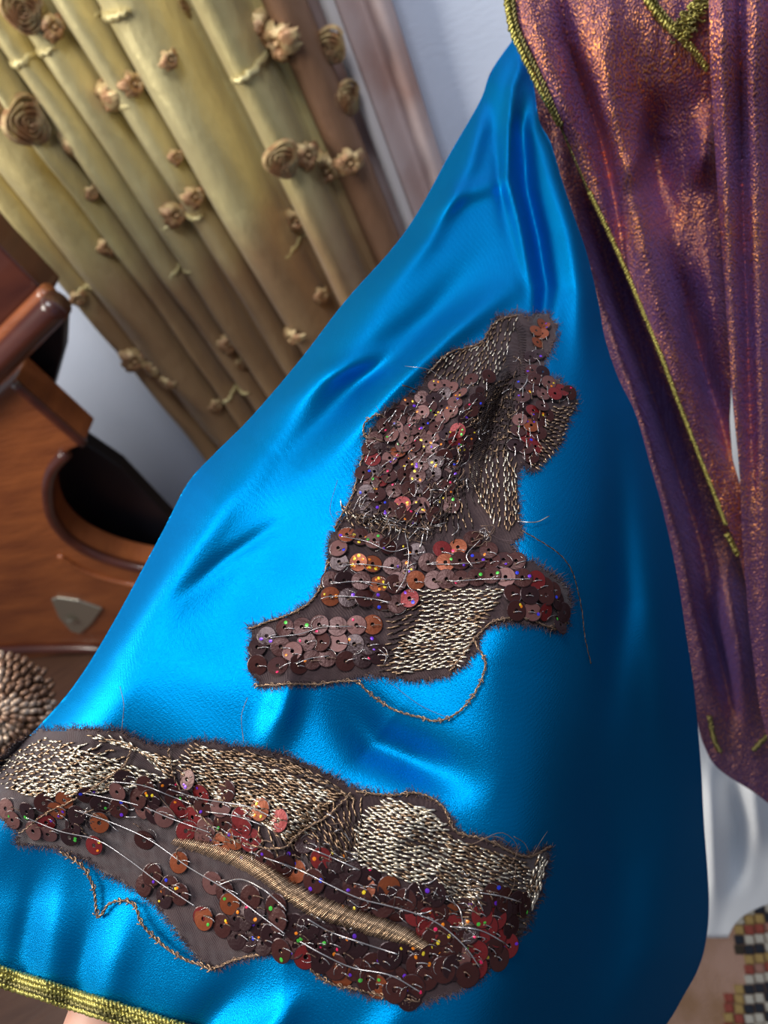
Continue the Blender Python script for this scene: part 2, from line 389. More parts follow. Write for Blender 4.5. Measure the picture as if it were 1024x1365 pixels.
def sequin(px, py, kind='b', parent=None, dots=None, size=1.0, direc=None):
    kd = 'bmorkg'.find(kind)
    kd = {'b': 0, 'm': 1, 'o': 2, 'r': 3, 'd': 4}[kind]
    if kd == 0 and random.random() < .3: kd = random.choice([2, 3, 4, 4])
    p, a, b, n = frame(px, py)
    me = VAR[(kd, random.randrange(len(DOTSETS)) if dots is None else dots)] if dots != 'fire' else OR
    o = bpy.data.objects.new('sequin', me); COL.objects.link(o)
    tx, ty = random.gauss(0, .13), random.gauss(0, .13)
    z = Vector(n + a * tx + b * ty).normalized(); q = z.to_track_quat('Z', 'Y')
    q = q @ Matrix.Rotation(random.uniform(0, 6.28), 3, 'Z').to_quaternion()
    g = Vector(p + n * (.0019 + random.uniform(0, .0007)))
    par = parent
    off = Vector(garment.location) + Vector(par.location)
    o.parent = par; o.location = g - off; o.rotation_mode = 'QUATERNION'; o.rotation_quaternion = q
    o.scale = (size,) * 3
    seqs.append((px, py, o)); return o
upper = """580 518 m;593 518 m;603 521 m;615 528 m;609 541 m;603 552 m;592 560 m;584 573 b;580 584 m;563 554 m;552 564 m;548 576 m;541 588 m;538 597 m;528 574 m;522 584 m
570 593 b;520 614 m;543 619 b;563 621 b;566 604 b;531 605 b;493 602 b;500 588 b;497 616 b;513 626 b;495 648 b;503 662 b;519 637 b;540 636 b;546 656 b;525 656 b;557 638 b;536 676 r;561 677 m;573 649 b;578 634 d
575 662 b;550 691 b;609 576 r;606 588 r;639 528 b;629 510 b;649 506 b;626 549 b;633 537 b;543 541 b;553 550 b;536 552 b;531 564 b;573 546 b;562 533 b;521 556 b;512 570 b;601 676 b;590 640 d;592 612 b;600 600 d;618 564 d;485 634 b;488 660 b
719 436 o;727 441 o;722 451 o;714 461 o;711 444 o;706 480 d;716 478 d;697 516 b;712 510 b;729 514 m;697 534 b;692 563 m;709 551 b;690 577 b;706 571 o;716 563 b;702 585 r;699 600 b;712 598 r;722 529 m;736 529 r;746 523 b;755 527 b;706 611 b;720 545 b;686 596 d
463 715 b;481 718 b;499 723 m;517 730 b;452 733 m;453 751 b;478 752 o;497 754 o;523 757 b;543 756 b;442 776 b;460 776 b;482 776 b;505 781 o;526 781 b;442 797 b;465 799 d;487 799 b;509 803 b;530 807 b;546 800 r
381 838 b;404 837 b;427 834 b;451 836 b;476 835 m;497 834 b;376 864 b;410 857 b;430 857 b;452 857 m;473 860 d;492 861 d;391 872 m;345 888 b;374 890 b;398 888 b;416 881 b;437 877 b;462 882 b;484 878 d;505 873 d;345 864 d;358 850 d
590 736 r;610 733 b;630 722 b;540 740 b;556 738 b;572 752 b;595 753 b;613 751 b;635 750 b;655 751 b;672 751 b;688 752 b;540 760 b;530 777 b;555 776 b;580 775 b;597 774 b;615 774 b;635 773 b;655 771 b;674 773 m;695 773 b;712 775 r;722 783 b
683 794 b;703 794 b;722 794 b;686 816 b;706 816 m;722 816 r;738 800 d;745 816 d;740 832 d;652 736 b;733 788 b"""
lower = """161 1051 m;137 1068 b;107 1081 b;138 1092 o;194 1076 m;224 1086 m;198 1043 b;227 1046 d;254 1036 b;170 1035 d;163 1073 b;252 1106 r;276 1114 m;262 1087 r;197 1117 b;131 1122 r;98 1111 d;68 1108 m;66 1092 r;101 1098 d;49 1103 m;15 1076 m;41 1078 d;63 1066 b;243 1147 o;208 1163 b;197 1178 b;231 1180 b;223 1194 b;273 1221 r;80 1076 b;120 1055 b;22 1090 m;90 1062 b
304 1053 b;275 1071 b;298 1072 m;350 1078 o;375 1093 r;326 1088 b;326 1101 r;339 1118 r;300 1122 o;334 1136 b;279 1102 m;412 1124 d;451 1145 d;358 1145 b;378 1153 b;400 1161 b;421 1172 b;391 1140 d;449 1186 d;465 1200 d;481 1197 b;498 1194 b;473 1178 b;492 1210 d;430 1143 b;440 1160 d
287 1175 m;312 1202 o;304 1186 b;276 1222 o;339 1194 b;331 1221 d;350 1232 d;367 1243 d;320 1246 d;375 1224 b;372 1206 b;394 1232 d;413 1232 d;435 1241 d;454 1250 d;476 1256 b;394 1257 b;410 1271 b;430 1277 b;449 1285 b;473 1287 b;492 1301 b;498 1284 b;503 1312 b;345 1210 b;245 1190 b;300 1232 b;355 1254 d;457 1297 b;425 1258 d
519 1182 o;577 1189 d;557 1190 d;554 1216 r;570 1223 r;586 1241 b;604 1236 r;582 1216 b;510 1204 b;530 1210 b;646 1233 r;659 1243 r;672 1257 r;636 1249 r;633 1265 r;624 1213 b;655 1189 b;668 1196 b;683 1200 d;694 1203 d;611 1274 m;620 1296 b;595 1264 b;577 1252 b;520 1270 d;545 1268 d;557 1284 b;574 1271 b;513 1298 b;530 1302 b;551 1312 b;527 1316 b;545 1327 b;600 1218 b;640 1218 r;617 1255 b;652 1263 b;540 1198 b;568 1300 b;590 1290 b"""
FIRE = {(478, 752), (497, 754), (505, 781)}
def rd(txt, par):
    for it in txt.replace('\n', ';').split(';'):
        x, y, k = it.split(); x = int(x); y = int(y)
        sz = np.interp(y, [430, 600, 700, 1200], [.86, .93, 1.0, 1.08])
        sequin(x, y, k, par, 'fire' if (x, y) in FIRE else None, sz * random.uniform(.96, 1.04))
rd(upper, up_patch); rd(lower, lo_patch)
def fill(poly, n, kinds, par, dmin):             # further sequins between the rows
    P = np.array(poly); got = 0
    for _ in range(4000):
        if got >= n: break
        x = random.uniform(P[:, 0].min(), P[:, 0].max()); y = random.uniform(P[:, 1].min(), P[:, 1].max())
        if not inside(np.array([x]), np.array([y]), poly)[0] or min(math.dist((x, y), q[:2]) for q in seqs) < dmin: continue
        sequin(x, y, random.choice(kinds), par, None, np.interp(y, [430, 600, 700, 1200], [.86, .93, 1.0, 1.08])); got += 1
fill([(490, 600), (520, 555), (570, 525), (640, 520), (620, 600), (590, 690), (480, 690)], 30, 'bbdd', up_patch, 11)
fill([(700, 480), (740, 510), (715, 600), (690, 590)], 6, 'bd', up_patch, 11)
fill([(640, 1190), (690, 1205), (660, 1290), (600, 1300), (560, 1240)], 9, 'brd', lo_patch, 13)
fill([(180, 1040), (330, 1060), (340, 1125), (200, 1095)], 9, 'brd', lo_patch, 13)
fill([(420, 1140), (560, 1190), (600, 1225), (450, 1190)], 5, 'bd', lo_patch, 13)
fill([(290, 1190), (400, 1235), (545, 1290), (520, 1320), (330, 1250)], 9, 'bdd', lo_patch, 13)
print('sequins', len(seqs))
# short tacking threads over the sequins and long silver running threads
def strand(mb, pts, off, r, m=0, k=4, n=None, twist=0):
    P = spline(pts, n or max(4, int(sum(math.dist(a, b) for a, b in zip(pts[:-1], pts[1:])) / 4)))
    t = np.linspace(0, 1, len(P)); o = off + .0005 * np.sin(t * 12 + random.random() * 6)
    v, f = tube(S(P[:, 0], P[:, 1], o), r, k); mb.add(v, f, m)
def flow(x, y):
    if y < 700: return (-.62, .78) if x < 640 else (.1, 1)
    if y < 930: return (1, -.05)
    return (.88, .42)
for par, lim in ((up_patch, (0, 930)), (lo_patch, (930, 2000))):
    mb = MB()
    for x, y, o in seqs:
        if not lim[0] <= y < lim[1]: continue
        fx, fy = flow(x, y); g = random.gauss(0, .2); fx, fy = fx - fy * g, fy + fx * g
        L = random.uniform(8, 15)
        strand(mb, [(x - fx * 1, y - fy * 1), (x + fx * L * .5 + random.uniform(-1, 1), y + fy * L * .5 - 1), (x + fx * L, y + fy * L)], .0031, .00016, 0 if random.random() < .7 else 1, n=5)
        v, f = tube(S(np.array([x - 1.5, x + 1.5]), np.array([y, y]), .0030), .00026, 6); mb.add(v, f, 1)
        if random.random() < .35:      # bright arc caught on a sequin rim
            a0 = random.uniform(0, 6.28); a = a0 + np.linspace(0, random.uniform(1, 2), 6)
            v, f = tube(S(x + 12 * np.cos(a), y + 12 * np.sin(a), .0026), .00009, 3); mb.add(v, f, 0)
    tag(mb.out('tacking_thread', [m_silver, m_tangle, m_dark], par), kind='stuff')
mb = MB()
for pts in ([(428, 798), (440, 795), (465, 795), (490, 797), (520, 803)], [(360, 850), (400, 845), (430, 836), (470, 835)], [(395, 885), (412, 878), (440, 874)], [(455, 715), (490, 722), (520, 735), (545, 730)], [(540, 710), (545, 740), (540, 770), (528, 790)], [(440, 778), (480, 775), (520, 780)], [(453, 755), (480, 752), (530, 758)],
            [(568, 752), (600, 752), (640, 750)], [(640, 720), (622, 740), (630, 755)], [(600, 775), (650, 772), (700, 772)], [(505, 865), (515, 875), (512, 885)]):
    strand(mb, pts, .0036, .00017)
for q in range(46):     # tangle of pale wiry thread in the middle of the patch
    x, y = random.choice([(470, 680), (490, 688), (520, 690), (505, 700), (530, 700), (560, 708), (600, 705), (575, 700), (640, 712)]); x += random.gauss(0, 8); y += random.gauss(0, 6)
    pts = [(x + random.gauss(0, 7), y + random.gauss(0, 6)) for _ in range(4)]
    strand(mb, pts, .0025, .00014, random.choice([0, 1, 1]), n=12)
tag(mb.out('silver_running_thread', [m_silver, m_tangle], up_patch), kind='stuff')
mb = MB()
for pts in ([(110, 1057), (140, 1063), (190, 1075), (225, 1090), (280, 1110)], [(100, 1080), (150, 1097), (200, 1120), (250, 1155), (300, 1185), (340, 1215), (380, 1245)], [(35, 1090), (80, 1108), (130, 1120), (170, 1145), (210, 1175), (260, 1208)], [(225, 1052), (270, 1065), (330, 1075), (360, 1088)], [(150, 1042), (190, 1047), (225, 1060), (255, 1072)], [(275, 1082), (315, 1088), (350, 1100)],
            [(352, 1143), (400, 1160), (440, 1180), (480, 1198), (520, 1208), (560, 1220), (590, 1235), (620, 1262), (640, 1290)], [(405, 1128), (440, 1142), (480, 1160)], [(400, 1255), (430, 1272), (470, 1290), (520, 1300), (560, 1322)], [(410, 1225), (440, 1242), (480, 1256), (530, 1272)], [(290, 1180), (320, 1172), (350, 1185), (380, 1210)], [(640, 1190), (670, 1195), (695, 1203)], [(600, 1235), (640, 1240), (675, 1258)], [(595, 1198), (612, 1210), (618, 1235)]):
    strand(mb, pts, .0036, .00023)
tag(mb.out('silver_running_thread', [m_silver, m_tangle], lo_patch), kind='stuff')
# chain stitches ----------------------------------------------------------
def bead(p, d, L, r):                            # one stitch: a small spindle
    d = d / np.linalg.norm(d); a = np.cross(d, [.3, .5, .8]); a /= np.linalg.norm(a); b = np.cross(d, a)
    V = [p - d * L / 2]
    for t, q in ((-.22, 1), (.22, 1)):
        for k in range(5): V.append(p + d * L * t + r * q * (a * math.cos(k * 1.2566) + b * math.sin(k * 1.2566)))
    V.append(p + d * L / 2)
    f = [(0, 1 + (k + 1) % 5, 1 + k) for k in range(5)] + [(1 + k, 1 + (k + 1) % 5, 6 + (k + 1) % 5, 6 + k) for k in range(5)] + [(11, 6 + k, 6 + (k + 1) % 5) for k in range(5)]
    return np.array(V), f
def chains(name, parent, A, B, n, mats, bright=.7, step=6.0, r=.00032, jit=.9, poly=None, bow=0):
    mb = MB(); A = spline(A, n); B = spline(B, n)
    for i in range(n):
        L = math.dist(A[i], B[i]); k = max(2, int(L / step)); t = np.linspace(0, 1, k)
        dx, dy = (B[i] - A[i]) / L
        X = A[i][0] + (B[i][0] - A[i][0]) * t + random.uniform(-1, 1) - dy * bow * 4 * t * (1 - t); Y = A[i][1] + (B[i][1] - A[i][1]) * t + dx * bow * 4 * t * (1 - t)
        X = X + np.where(np.arange(k) % 2, 1, -1) * -dy * jit + RNG.normal(0, .5, k); Y = Y + np.where(np.arange(k) % 2, 1, -1) * dx * jit + RNG.normal(0, .5, k)
        if poly is not None: ins = inside(X, Y, poly)
        P = S(X, Y, .0017 + RNG.uniform(-.0002, .0004, k)); T = np.gradient(P, axis=0)
        v, f = tube(S(X, Y, .0012), r * 1.15, 4); mb.add(v, f, 2)
        for j in range(k):
            if poly is not None and not ins[j]: continue
            d = T[j] + RNG.normal(0, .12, 3) * np.linalg.norm(T[j])
            v, f = bead(P[j], d, step * 1.9 / F * .27 * random.uniform(.8, 1.25), r * random.uniform(.8, 1.15))
            mb.add(v, f, 0 if random.random() < bright else 1)
    return tag(mb.out(name, mats, parent), kind='stuff')
CH = [m_chain, m_chaind, m_dark]
CD = [m_chaind, m_dark, m_dark]
chains('chain_stitching', up_patch, [(592, 476), (620, 466), (648, 455), (662, 430), (688, 425)], [(574, 496), (600, 508), (625, 512), (645, 508), (664, 498)], 14, CH, .45, 6, .0003)
chains('chain_stitching', up_patch, [(626, 622), (640, 612), (655, 605), (672, 600), (686, 620)], [(640, 668), (655, 690), (668, 700), (680, 705), (690, 690)], 10, CH, .35, 6, .0003)
chains('chain_stitching', up_patch, [(560, 788), (562, 830), (535, 860), (527, 897)], [(672, 786), (655, 812), (636, 838), (612, 886)], 19, CH, .8, 6, .00034)
chains('chain_stitching', up_patch, [(515, 815), (520, 850), (508, 895)], [(560, 800), (555, 835), (530, 890)], 12, CD, .6, 6, .0003)
chains('chain_stitching', up_patch, [(455, 672), (470, 685), (500, 690)], [(470, 700), (520, 705), (560, 715)], 7, CH, .4, 6, .0003)
chains('chain_stitching', lo_patch, [(2, 1015), (-5, 1032), (8, 1050), (50, 1064)], [(60, 985), (150, 1000), (170, 1035), (130, 1055)], 11, CH, .5, 6, .00036)
chains('chain_stitching', lo_patch, [(60, 985), (22, 1005), (8, 1030), (32, 1058)], [(225, 1040), (205, 1045), (160, 1052), (110, 1060)], 13, CH, .85, 6.5, .00042)
chains('chain_stitching', lo_patch, [(120, 982), (160, 985), (185, 1000)], [(235, 1015), (230, 1030), (228, 1040)], 6, CH, .5, 6, .00036)
chains('chain_stitching', lo_patch, [(262, 994), (245, 1008), (240, 1025), (262, 1050), (300, 1068)], [(450, 1060), (430, 1080), (420, 1100), (410, 1120), (390, 1130)], 22, CH, .42, 6, .00034, bow=-4)
chains('chain_stitching', lo_patch, [(300, 1000), (340, 1004), (380, 1012)], [(460, 1058), (465, 1062), (470, 1066)], 6, CD, .7, 6, .0003, bow=-4)
chains('chain_stitching', lo_patch, [(520, 1066), (490, 1085), (476, 1110), (475, 1150)], [(575, 1080), (600, 1120), (580, 1160), (560, 1178)], 19, CH, .85, 6, .00038)
chains('chain_stitching', lo_patch, [(400, 1085), (440, 1075), (480, 1066)], [(455, 1160), (470, 1130), (480, 1110)], 10, CD, .7, 6, .0003)
chains('chain_stitching', lo_patch, [(600, 1118), (590, 1145), (585, 1170), (590, 1190)], [(700, 1150), (712, 1175), (705, 1205), (668, 1215)], 15, CH, .5, 6, .00034)
chains('chain_stitching', lo_patch, [(718, 1142), (724, 1148), (728, 1150)], [(700, 1210), (708, 1212), (718, 1190)], 4, CH, .9, 6, .00045)
def satinst(parent, path, wid, n, m, slant=.25, r=.00015):
    P = spline(path, n); W = np.interp(np.linspace(0, 1, n), np.linspace(0, 1, len(wid)), wid)
    T = np.gradient(P, axis=0); T /= np.linalg.norm(T, axis=1)[:, None]
    mb = MB()
    for i in range(n):
        nx, ny = T[i][1] + T[i][0] * slant, -T[i][0] + T[i][1] * slant
        t = np.linspace(-1, 1, 6) ; wv = W[i] * .5 * random.uniform(.9, 1.08)
        X = P[i, 0] + nx * t * wv; Y = P[i, 1] + ny * t * wv
        v, f = tube(S(X, Y, .0022 + (.0013 + random.uniform(-.0002, .0002)) * (1 - t ** 2)), r, 5); mb.add(v, f, 0 if random.random() < .75 else 1)
    return tag(mb.out('satin_stitched_stem', [m, m_chaind if m is m_tan else m_dark], parent), kind='stuff')
satinst(lo_patch, [(232, 1120), (280, 1132), (330, 1150), (380, 1182), (420, 1207), (480, 1228), (540, 1248), (566, 1262)], [12, 20, 24, 24, 30, 28, 26, 16], 150, m_tan, .5, .00017)
chains('bronze_wing_stitching', up_patch, [(740, 545), (728, 570), (722, 590), (706, 612)], [(768, 538), (758, 560), (748, 590), (716, 626)], 17, [m_tan, m_chaind, m_dark], .65, 4.5, .00034, 1.6)
satinst(up_patch, [(663, 515), (650, 560), (640, 600), (630, 650)], [16, 20, 18, 14], 60, m_dark, .3)
chains('chain_stitching', up_patch, [(640, 520), (625, 560), (612, 600)], [(690, 500), (682, 560), (680, 600)], 13, CD, .5, 6, .0003)
chains('chain_stitching', up_patch, [(655, 505), (668, 520), (684, 510)], [(610, 600), (640, 610), (676, 600)], 11, [m_chaind, m_dark, m_dark], .25, 6, .0004)
chains('chain_stitching', up_patch, [(560, 640), (585, 640), (610, 630)], [(545, 700), (590, 705), (630, 700)], 11, [m_chaind, m_dark, m_dark], .4, 6, .0003)
chains('chain_stitching', lo_patch, [(585, 1190), (600, 1240), (590, 1300)], [(706, 1215), (690, 1250), (650, 1290)], 12, [m_chaind, m_dark, m_dark], .35, 6, .0003)
chains('chain_stitching', lo_patch, [(250, 1070), (300, 1090), (400, 1125)], [(250, 1105), (310, 1130), (420, 1165)], 12, [m_chaind, m_dark, m_dark], .3, 6, .0003)
satinst(up_patch, [(672, 435), (694, 440), (696, 500)], [14, 10, 8], 26, m_dark, .3)
mb = MB()
for q in range(230):                             # matted dark and silver thread ends in the shaded middle
    cx_, cy_, sx_, sy_ = random.choice([(640, 560, 22, 40), (610, 630, 20, 30), (680, 520, 14, 40), (590, 665, 30, 18), (500, 690, 30, 10), (560, 705, 50, 8), (540, 560, 30, 30)])
    x = random.gauss(cx_, sx_ * .6); y = random.gauss(cy_, sy_ * .6); a = random.gauss(2.2, .6); L = random.uniform(8, 26)
    if not inside(np.array([x]), np.array([y]), UP_OUT)[0]: continue
    strand(mb, [(x, y), (x + math.cos(a) * L * .5 + random.gauss(0, 3), y + math.sin(a) * L * .5 + random.gauss(0, 3)), (x + math.cos(a) * L, y + math.sin(a) * L)], random.uniform(.0018, .0034), random.choice([.00012, .00018, .00026]), random.choice([0, 1, 2, 2, 2]), n=7)
tag(mb.out('matted_thread', [m_silver, m_tangle, m_dark], up_patch), kind='stuff')
mb = MB()
for q in range(150):
    cx_, cy_, sx_, sy_ = random.choice([(440, 1120, 40, 25), (300, 1110, 50, 20), (560, 1200, 60, 20), (640, 1180, 40, 20), (450, 1230, 60, 20), (120, 1090, 50, 15)])
    x = random.gauss(cx_, sx_ * .6); y = random.gauss(cy_, sy_ * .6); a = random.gauss(.5, .6); L = random.uniform(8, 26)
    strand(mb, [(x, y), (x + math.cos(a) * L * .5 + random.gauss(0, 3), y + math.sin(a) * L * .5 + random.gauss(0, 3)), (x + math.cos(a) * L, y + math.sin(a) * L)], random.uniform(.0018, .0034), random.choice([.00012, .00018, .00026]), random.choice([0, 1, 2, 2]), n=7)
tag(mb.out('matted_thread', [m_silver, m_tangle, m_dark], lo_patch), kind='stuff')
# knotted edge cords and loose threads (each its own piece)
def knotty(name, pts, parent, off=.0016, r=.00035, m=None, knots=.5, wob=1.0, label=None):
    n = int(sum(math.dist(a, b) for a, b in zip(pts[:-1], pts[1:])) / 2.2)
    P = spline(pts, n); P = P + RNG.normal(0, .5 * wob, P.shape)
    P3 = S(P[:, 0], P[:, 1], off + RNG.normal(0, .00012, n)); s = np.arange(n)
    mb = MB(); T = np.gradient(P3, axis=0); T /= np.linalg.norm(T, axis=1)[:, None]
    N = np.cross(T, cam2w([0, 0, 1])); N /= np.linalg.norm(N, axis=1)[:, None] + 1e-9; B = np.cross(T, N)
    for q in (0, 3.14):
        a = s * .9 + q
        v, f = tube(P3 + r * .7 * (N * np.cos(a)[:, None] + B * np.sin(a)[:, None]), r * .7, 5); mb.add(v, f, 0 if q else 1)
    for i in range(0, n, 5):
        if random.random() < knots:
            a = np.linspace(0, 5.5, 9); rr = r * 1.7
            rr *= 1.35; ring = P3[i] + rr * (N[i] * np.cos(a)[:, None] + T[i] * np.sin(a)[:, None] * .8) + B[i] * np.linspace(-.5, .5, 9)[:, None] * rr
            v, f = tube(ring, r * .62, 4); mb.add(v, f, random.randrange(2))
    o = mb.out(name, m or [m_chaind, m_tangle], parent)
    if label: o['label'] = label
    return o
knotty('couching_cord', [(340, 914), (380, 912), (420, 912), (455, 908), (478, 908)], up_patch)
knotty('hanging_cord', [(478, 910), (500, 930), (530, 948), (560, 956), (584, 961), (610, 950), (632, 926), (644, 900), (647, 880), (636, 862), (632, 850)], up_patch, .002, knots=.6, label='loose beaded cord hanging in a loop below the patch')
knotty('couching_cord', [(332, 838), (360, 828), (395, 815), (420, 795), (432, 770), (438, 745)], up_patch)
knotty('couching_cord', [(446, 704), (470, 660), (482, 615), (495, 570)], up_patch, knots=.3)
knotty('couching_cord', [(495, 588), (484, 575), (490, 560), (505, 553), (516, 560)], up_patch)
knotty('couching_cord', [(575, 493), (600, 470), (640, 458), (660, 430), (690, 420)], up_patch, knots=.3)
knotty('couching_cord', [(600, 895), (620, 870), (634, 850), (660, 828), (700, 824), (740, 838), (755, 830)], up_patch, knots=.4)
knotty('couching_cord', [(80, 1135), (110, 1155), (125, 1185), (130, 1222), (145, 1205), (165, 1200), (180, 1208), (190, 1232), (215, 1258), (245, 1278), (262, 1284), (284, 1293)], lo_patch, .002, r=.00045, label='loose knotted cord trailing from the lower left edge')
knotty('couching_cord', [(284, 1292), (310, 1280), (350, 1272), (390, 1270), (405, 1280), (420, 1298), (445, 1312), (480, 1320), (520, 1330), (560, 1334)], lo_patch)
knotty('couching_cord', [(225, 997), (230, 1030), (245, 1060), (270, 1090), (300, 1115), (340, 1128), (378, 1130), (400, 1110), (440, 1085), (468, 1056)], lo_patch, .0030, r=.0003, knots=.1)
knotty('couching_cord', [(25, 1112), (60, 1085), (100, 1065), (140, 1040), (165, 1020), (175, 1000)], lo_patch, .0030, r=.0003, knots=.1)
knotty('couching_cord', [(475, 1055), (520, 1060), (560, 1058), (590, 1075), (608, 1108), (650, 1120), (700, 1142), (735, 1128)], lo_patch, knots=.3)
knotty('loose_thread', [(697, 708), (715, 718), (745, 738), (762, 760), (771, 790), (776, 815), (780, 850), (788, 885)], up_patch, .0025, .0002, [m_tangle, m_dark], 0, .2, 'long thin twisted thread hanging from the right side')
def hair(name, pts, par, m, r=.00012):
    mb = MB(); strand(mb, pts, .003, r, 0, 4, 16); return mb.out(name, [m], par)
hair('loose_thread', [(690, 695), (715, 696), (732, 688)], up_patch, m_silver, .00022)
hair('loose_thread', [(540, 488), (570, 492), (583, 500), (592, 506)], up_patch, m_silver)
for pts in ([(520, 910), (560, 940), (600, 958)], [(640, 700), (665, 718), (695, 722)], [(450, 640), (440, 680), (452, 700)]): hair('loose_thread', pts, up_patch, m_hair, .0001)
for pts in ([(200, 1040), (215, 1065), (235, 1090), (236, 1120)], [(340, 1075), (360, 1100), (375, 1130)], [(160, 915), (165, 940), (162, 975)], [(325, 990), (322, 955), (330, 930)],
            [(640, 1120), (670, 1110), (690, 1130), (675, 1160), (650, 1160)], [(630, 1125), (660, 1115), (680, 1125)], [(685, 1115), (700, 1125), (708, 1145)], [(710, 1140), (722, 1120), (730, 1108)], [(688, 1150), (685, 1180), (675, 1200)]):
    hair('loose_thread', pts, lo_patch, m_tangle, .00011)
# ------------------------------------------------------------------ shot purple and copper cloth
def shot(name='shot_purple_copper_cloth', base=(.075, .022, .11), k0=.30, k1=.62):
    m = bpy.data.materials.new(name); m.use_nodes = True; t = m.node_tree; N = t.nodes.new; L = t.links.new
    b = t.nodes['Principled BSDF']; out = t.nodes['Material Output']
    tc = N('ShaderNodeTexCoord')
    mp = N('ShaderNodeMapping'); mp.inputs['Scale'].default_value = (1, 1, .55); L(tc.outputs['Object'], mp.inputs[0])
    vo = N('ShaderNodeTexNoise'); vo.inputs['Scale'].default_value = 1100; vo.inputs['Detail'].default_value = 0; L(mp.outputs[0], vo.inputs['Vector'])
    st = N('ShaderNodeMapRange'); st.inputs[1].default_value = .50; st.inputs[2].default_value = .62; L(vo.outputs[0], st.inputs[0])
    big = N('ShaderNodeTexNoise'); big.inputs['Scale'].default_value = 14; big.inputs['Detail'].default_value = 3; L(tc.outputs['Object'], big.inputs['Vector'])
    bp = N('ShaderNodeBump'); bp.inputs['Distance'].default_value = .0010; L(vo.outputs[0], bp.inputs['Height'])
    w2 = N('ShaderNodeTexNoise'); w2.inputs['Scale'].default_value = 260; mp2 = N('ShaderNodeMapping'); mp2.inputs['Scale'].default_value = (1, 1, .12)
    L(tc.outputs['Object'], mp2.inputs[0]); L(mp2.outputs[0], w2.inputs['Vector'])
    bp2 = N('ShaderNodeBump'); bp2.inputs['Distance'].default_value = .0015; L(w2.outputs[0], bp2.inputs['Height']); L(bp.outputs[0], bp2.inputs['Normal'])
    b.inputs['Base Color'].default_value = (*base, 1); b.inputs['Roughness'].default_value = .55; b.inputs['Sheen Weight'].default_value = .25
    b.inputs['Sheen Tint'].default_value = (.4, .3, 1, 1); L(bp2.outputs[0], b.inputs['Normal'])
    g = N('ShaderNodeBsdfPrincipled'); g.inputs['Base Color'].default_value = (1.0, .36, .09, 1); g.inputs['Metallic'].default_value = 1; g.inputs['Roughness'].default_value = .42
    L(bp2.outputs[0], g.inputs['Normal'])
    ma = N('ShaderNodeMapRange'); ma.inputs[1].default_value = .35; ma.inputs[2].default_value = .65; ma.inputs[3].default_value = .35; ma.inputs[4].default_value = 1; L(big.outputs[0], ma.inputs[0])
    mu = N('ShaderNodeMath'); mu.operation = 'MULTIPLY_ADD'; L(st.outputs[0], mu.inputs[0]); mu.inputs[1].default_value = k1; mu.inputs[2].default_value = k0
    mv = N('ShaderNodeMath'); mv.operation = 'MULTIPLY'; L(mu.outputs[0], mv.inputs[0]); L(ma.outputs[0], mv.inputs[1])
    mx = N('ShaderNodeMixShader'); L(mv.outputs[0], mx.inputs[0]); L(b.outputs[0], mx.inputs[1]); L(g.outputs[0], mx.inputs[2]); L(mx.outputs[0], out.inputs[0])
    return m
m_shot = shot()
m_shot2 = shot('shot_purple_shaded_layer', (.045, .012, .055), .06, .30)  # same cloth, shade on the under layer put into a darker, less coppery colour
shawl = empty('draped_shawl', tuple(U(900, 400, .47)))
tag(shawl, 'purple and copper shimmering shawl with gold corded edges, hanging right of the blue sleeve', 'shawl')
def layer(name, Lp, Rp, y0, y1, dep, ridges, parent, m, nr=260, ncol=160, fr=.0015):
    ys = np.linspace(y0, y1, nr); Lx = np.interp(ys, *zip(*[(b, a) for a, b in Lp])); Rx = np.interp(ys, *zip(*[(b, a) for a, b in Rp]))
    k = np.hanning(9); k /= k.sum()
    Lx = np.convolve(np.pad(Lx, 4, 'edge'), k, 'valid'); Rx = np.convolve(np.pad(Rx, 4, 'edge'), k, 'valid')
    u = np.linspace(0, 1, ncol); X = Lx[:, None] * (1 - u) + Rx[:, None] * u; Y = np.repeat(ys[:, None], ncol, 1)
    fn = lambda x, y: dep(x, y) - 1.8 * sum(a * ridge(x, y, P, wd) for P, wd, a in ridges) - fr * wav(x * 2.2, y * .5, 60, 7)
    V = U(X, Y, fn(X, Y))
    o = part(name, V.reshape(-1, 3), grid_faces(nr, ncol), m, parent)
    s_ = o.modifiers.new('thick', 'SOLIDIFY'); s_.thickness = .0008; s_.offset = 0
    return o, fn
UL = [(668, -60), (675, 0), (684, 45), (715, 110), (745, 165), (785, 255), (820, 330), (850, 400), (880, 475), (905, 540), (945, 640), (985, 735), (1000, 800), (1012, 870)]
UR = [(985, -60), (985, 400), (976, 500), (972, 560), (976, 610), (988, 650), (1010, 700), (1050, 760), (1080, 870)]
fd = lambda x, y: smi(y, [-60, 45, 130, 200, 700, 1000], [.395, .40, .425, .445, .50, .53])
ulay, ufn = layer('purple_cloth', UL, UR, -60, 870, fd, [
    ([(690, -60), (720, 60), (770, 190), (820, 330), (870, 460)], 24, .010), ([(738, -60), (758, 60), (800, 180), (818, 260), (840, 380)], 9, -.010),
    ([(800, -60), (805, 80), (830, 200), (860, 330), (900, 480), (950, 640)], 24, .014), ([(880, 110), (865, 180), (875, 250), (895, 330)], 26, -.010),
    ([(850, 120), (850, 200), (835, 260)], 12, .006), ([(945, 130), (940, 200), (930, 260)], 16, .008),
    ([(885, 310), (915, 400), (935, 480), (960, 560), (985, 660)], 14, -.018), ([(935, 290), (950, 400), (962, 500)], 14, .004)], shawl, m_shot)
LL = [(690, 60), (705, 100), (715, 160), (730, 200), (755, 285), (785, 400), (800, 470), (840, 560), (875, 680), (895, 780), (900, 830), (915, 900), (935, 985), (948, 1015), (958, 1026), (975, 1038), (1000, 1052), (1030, 1075), (1060, 1105)]
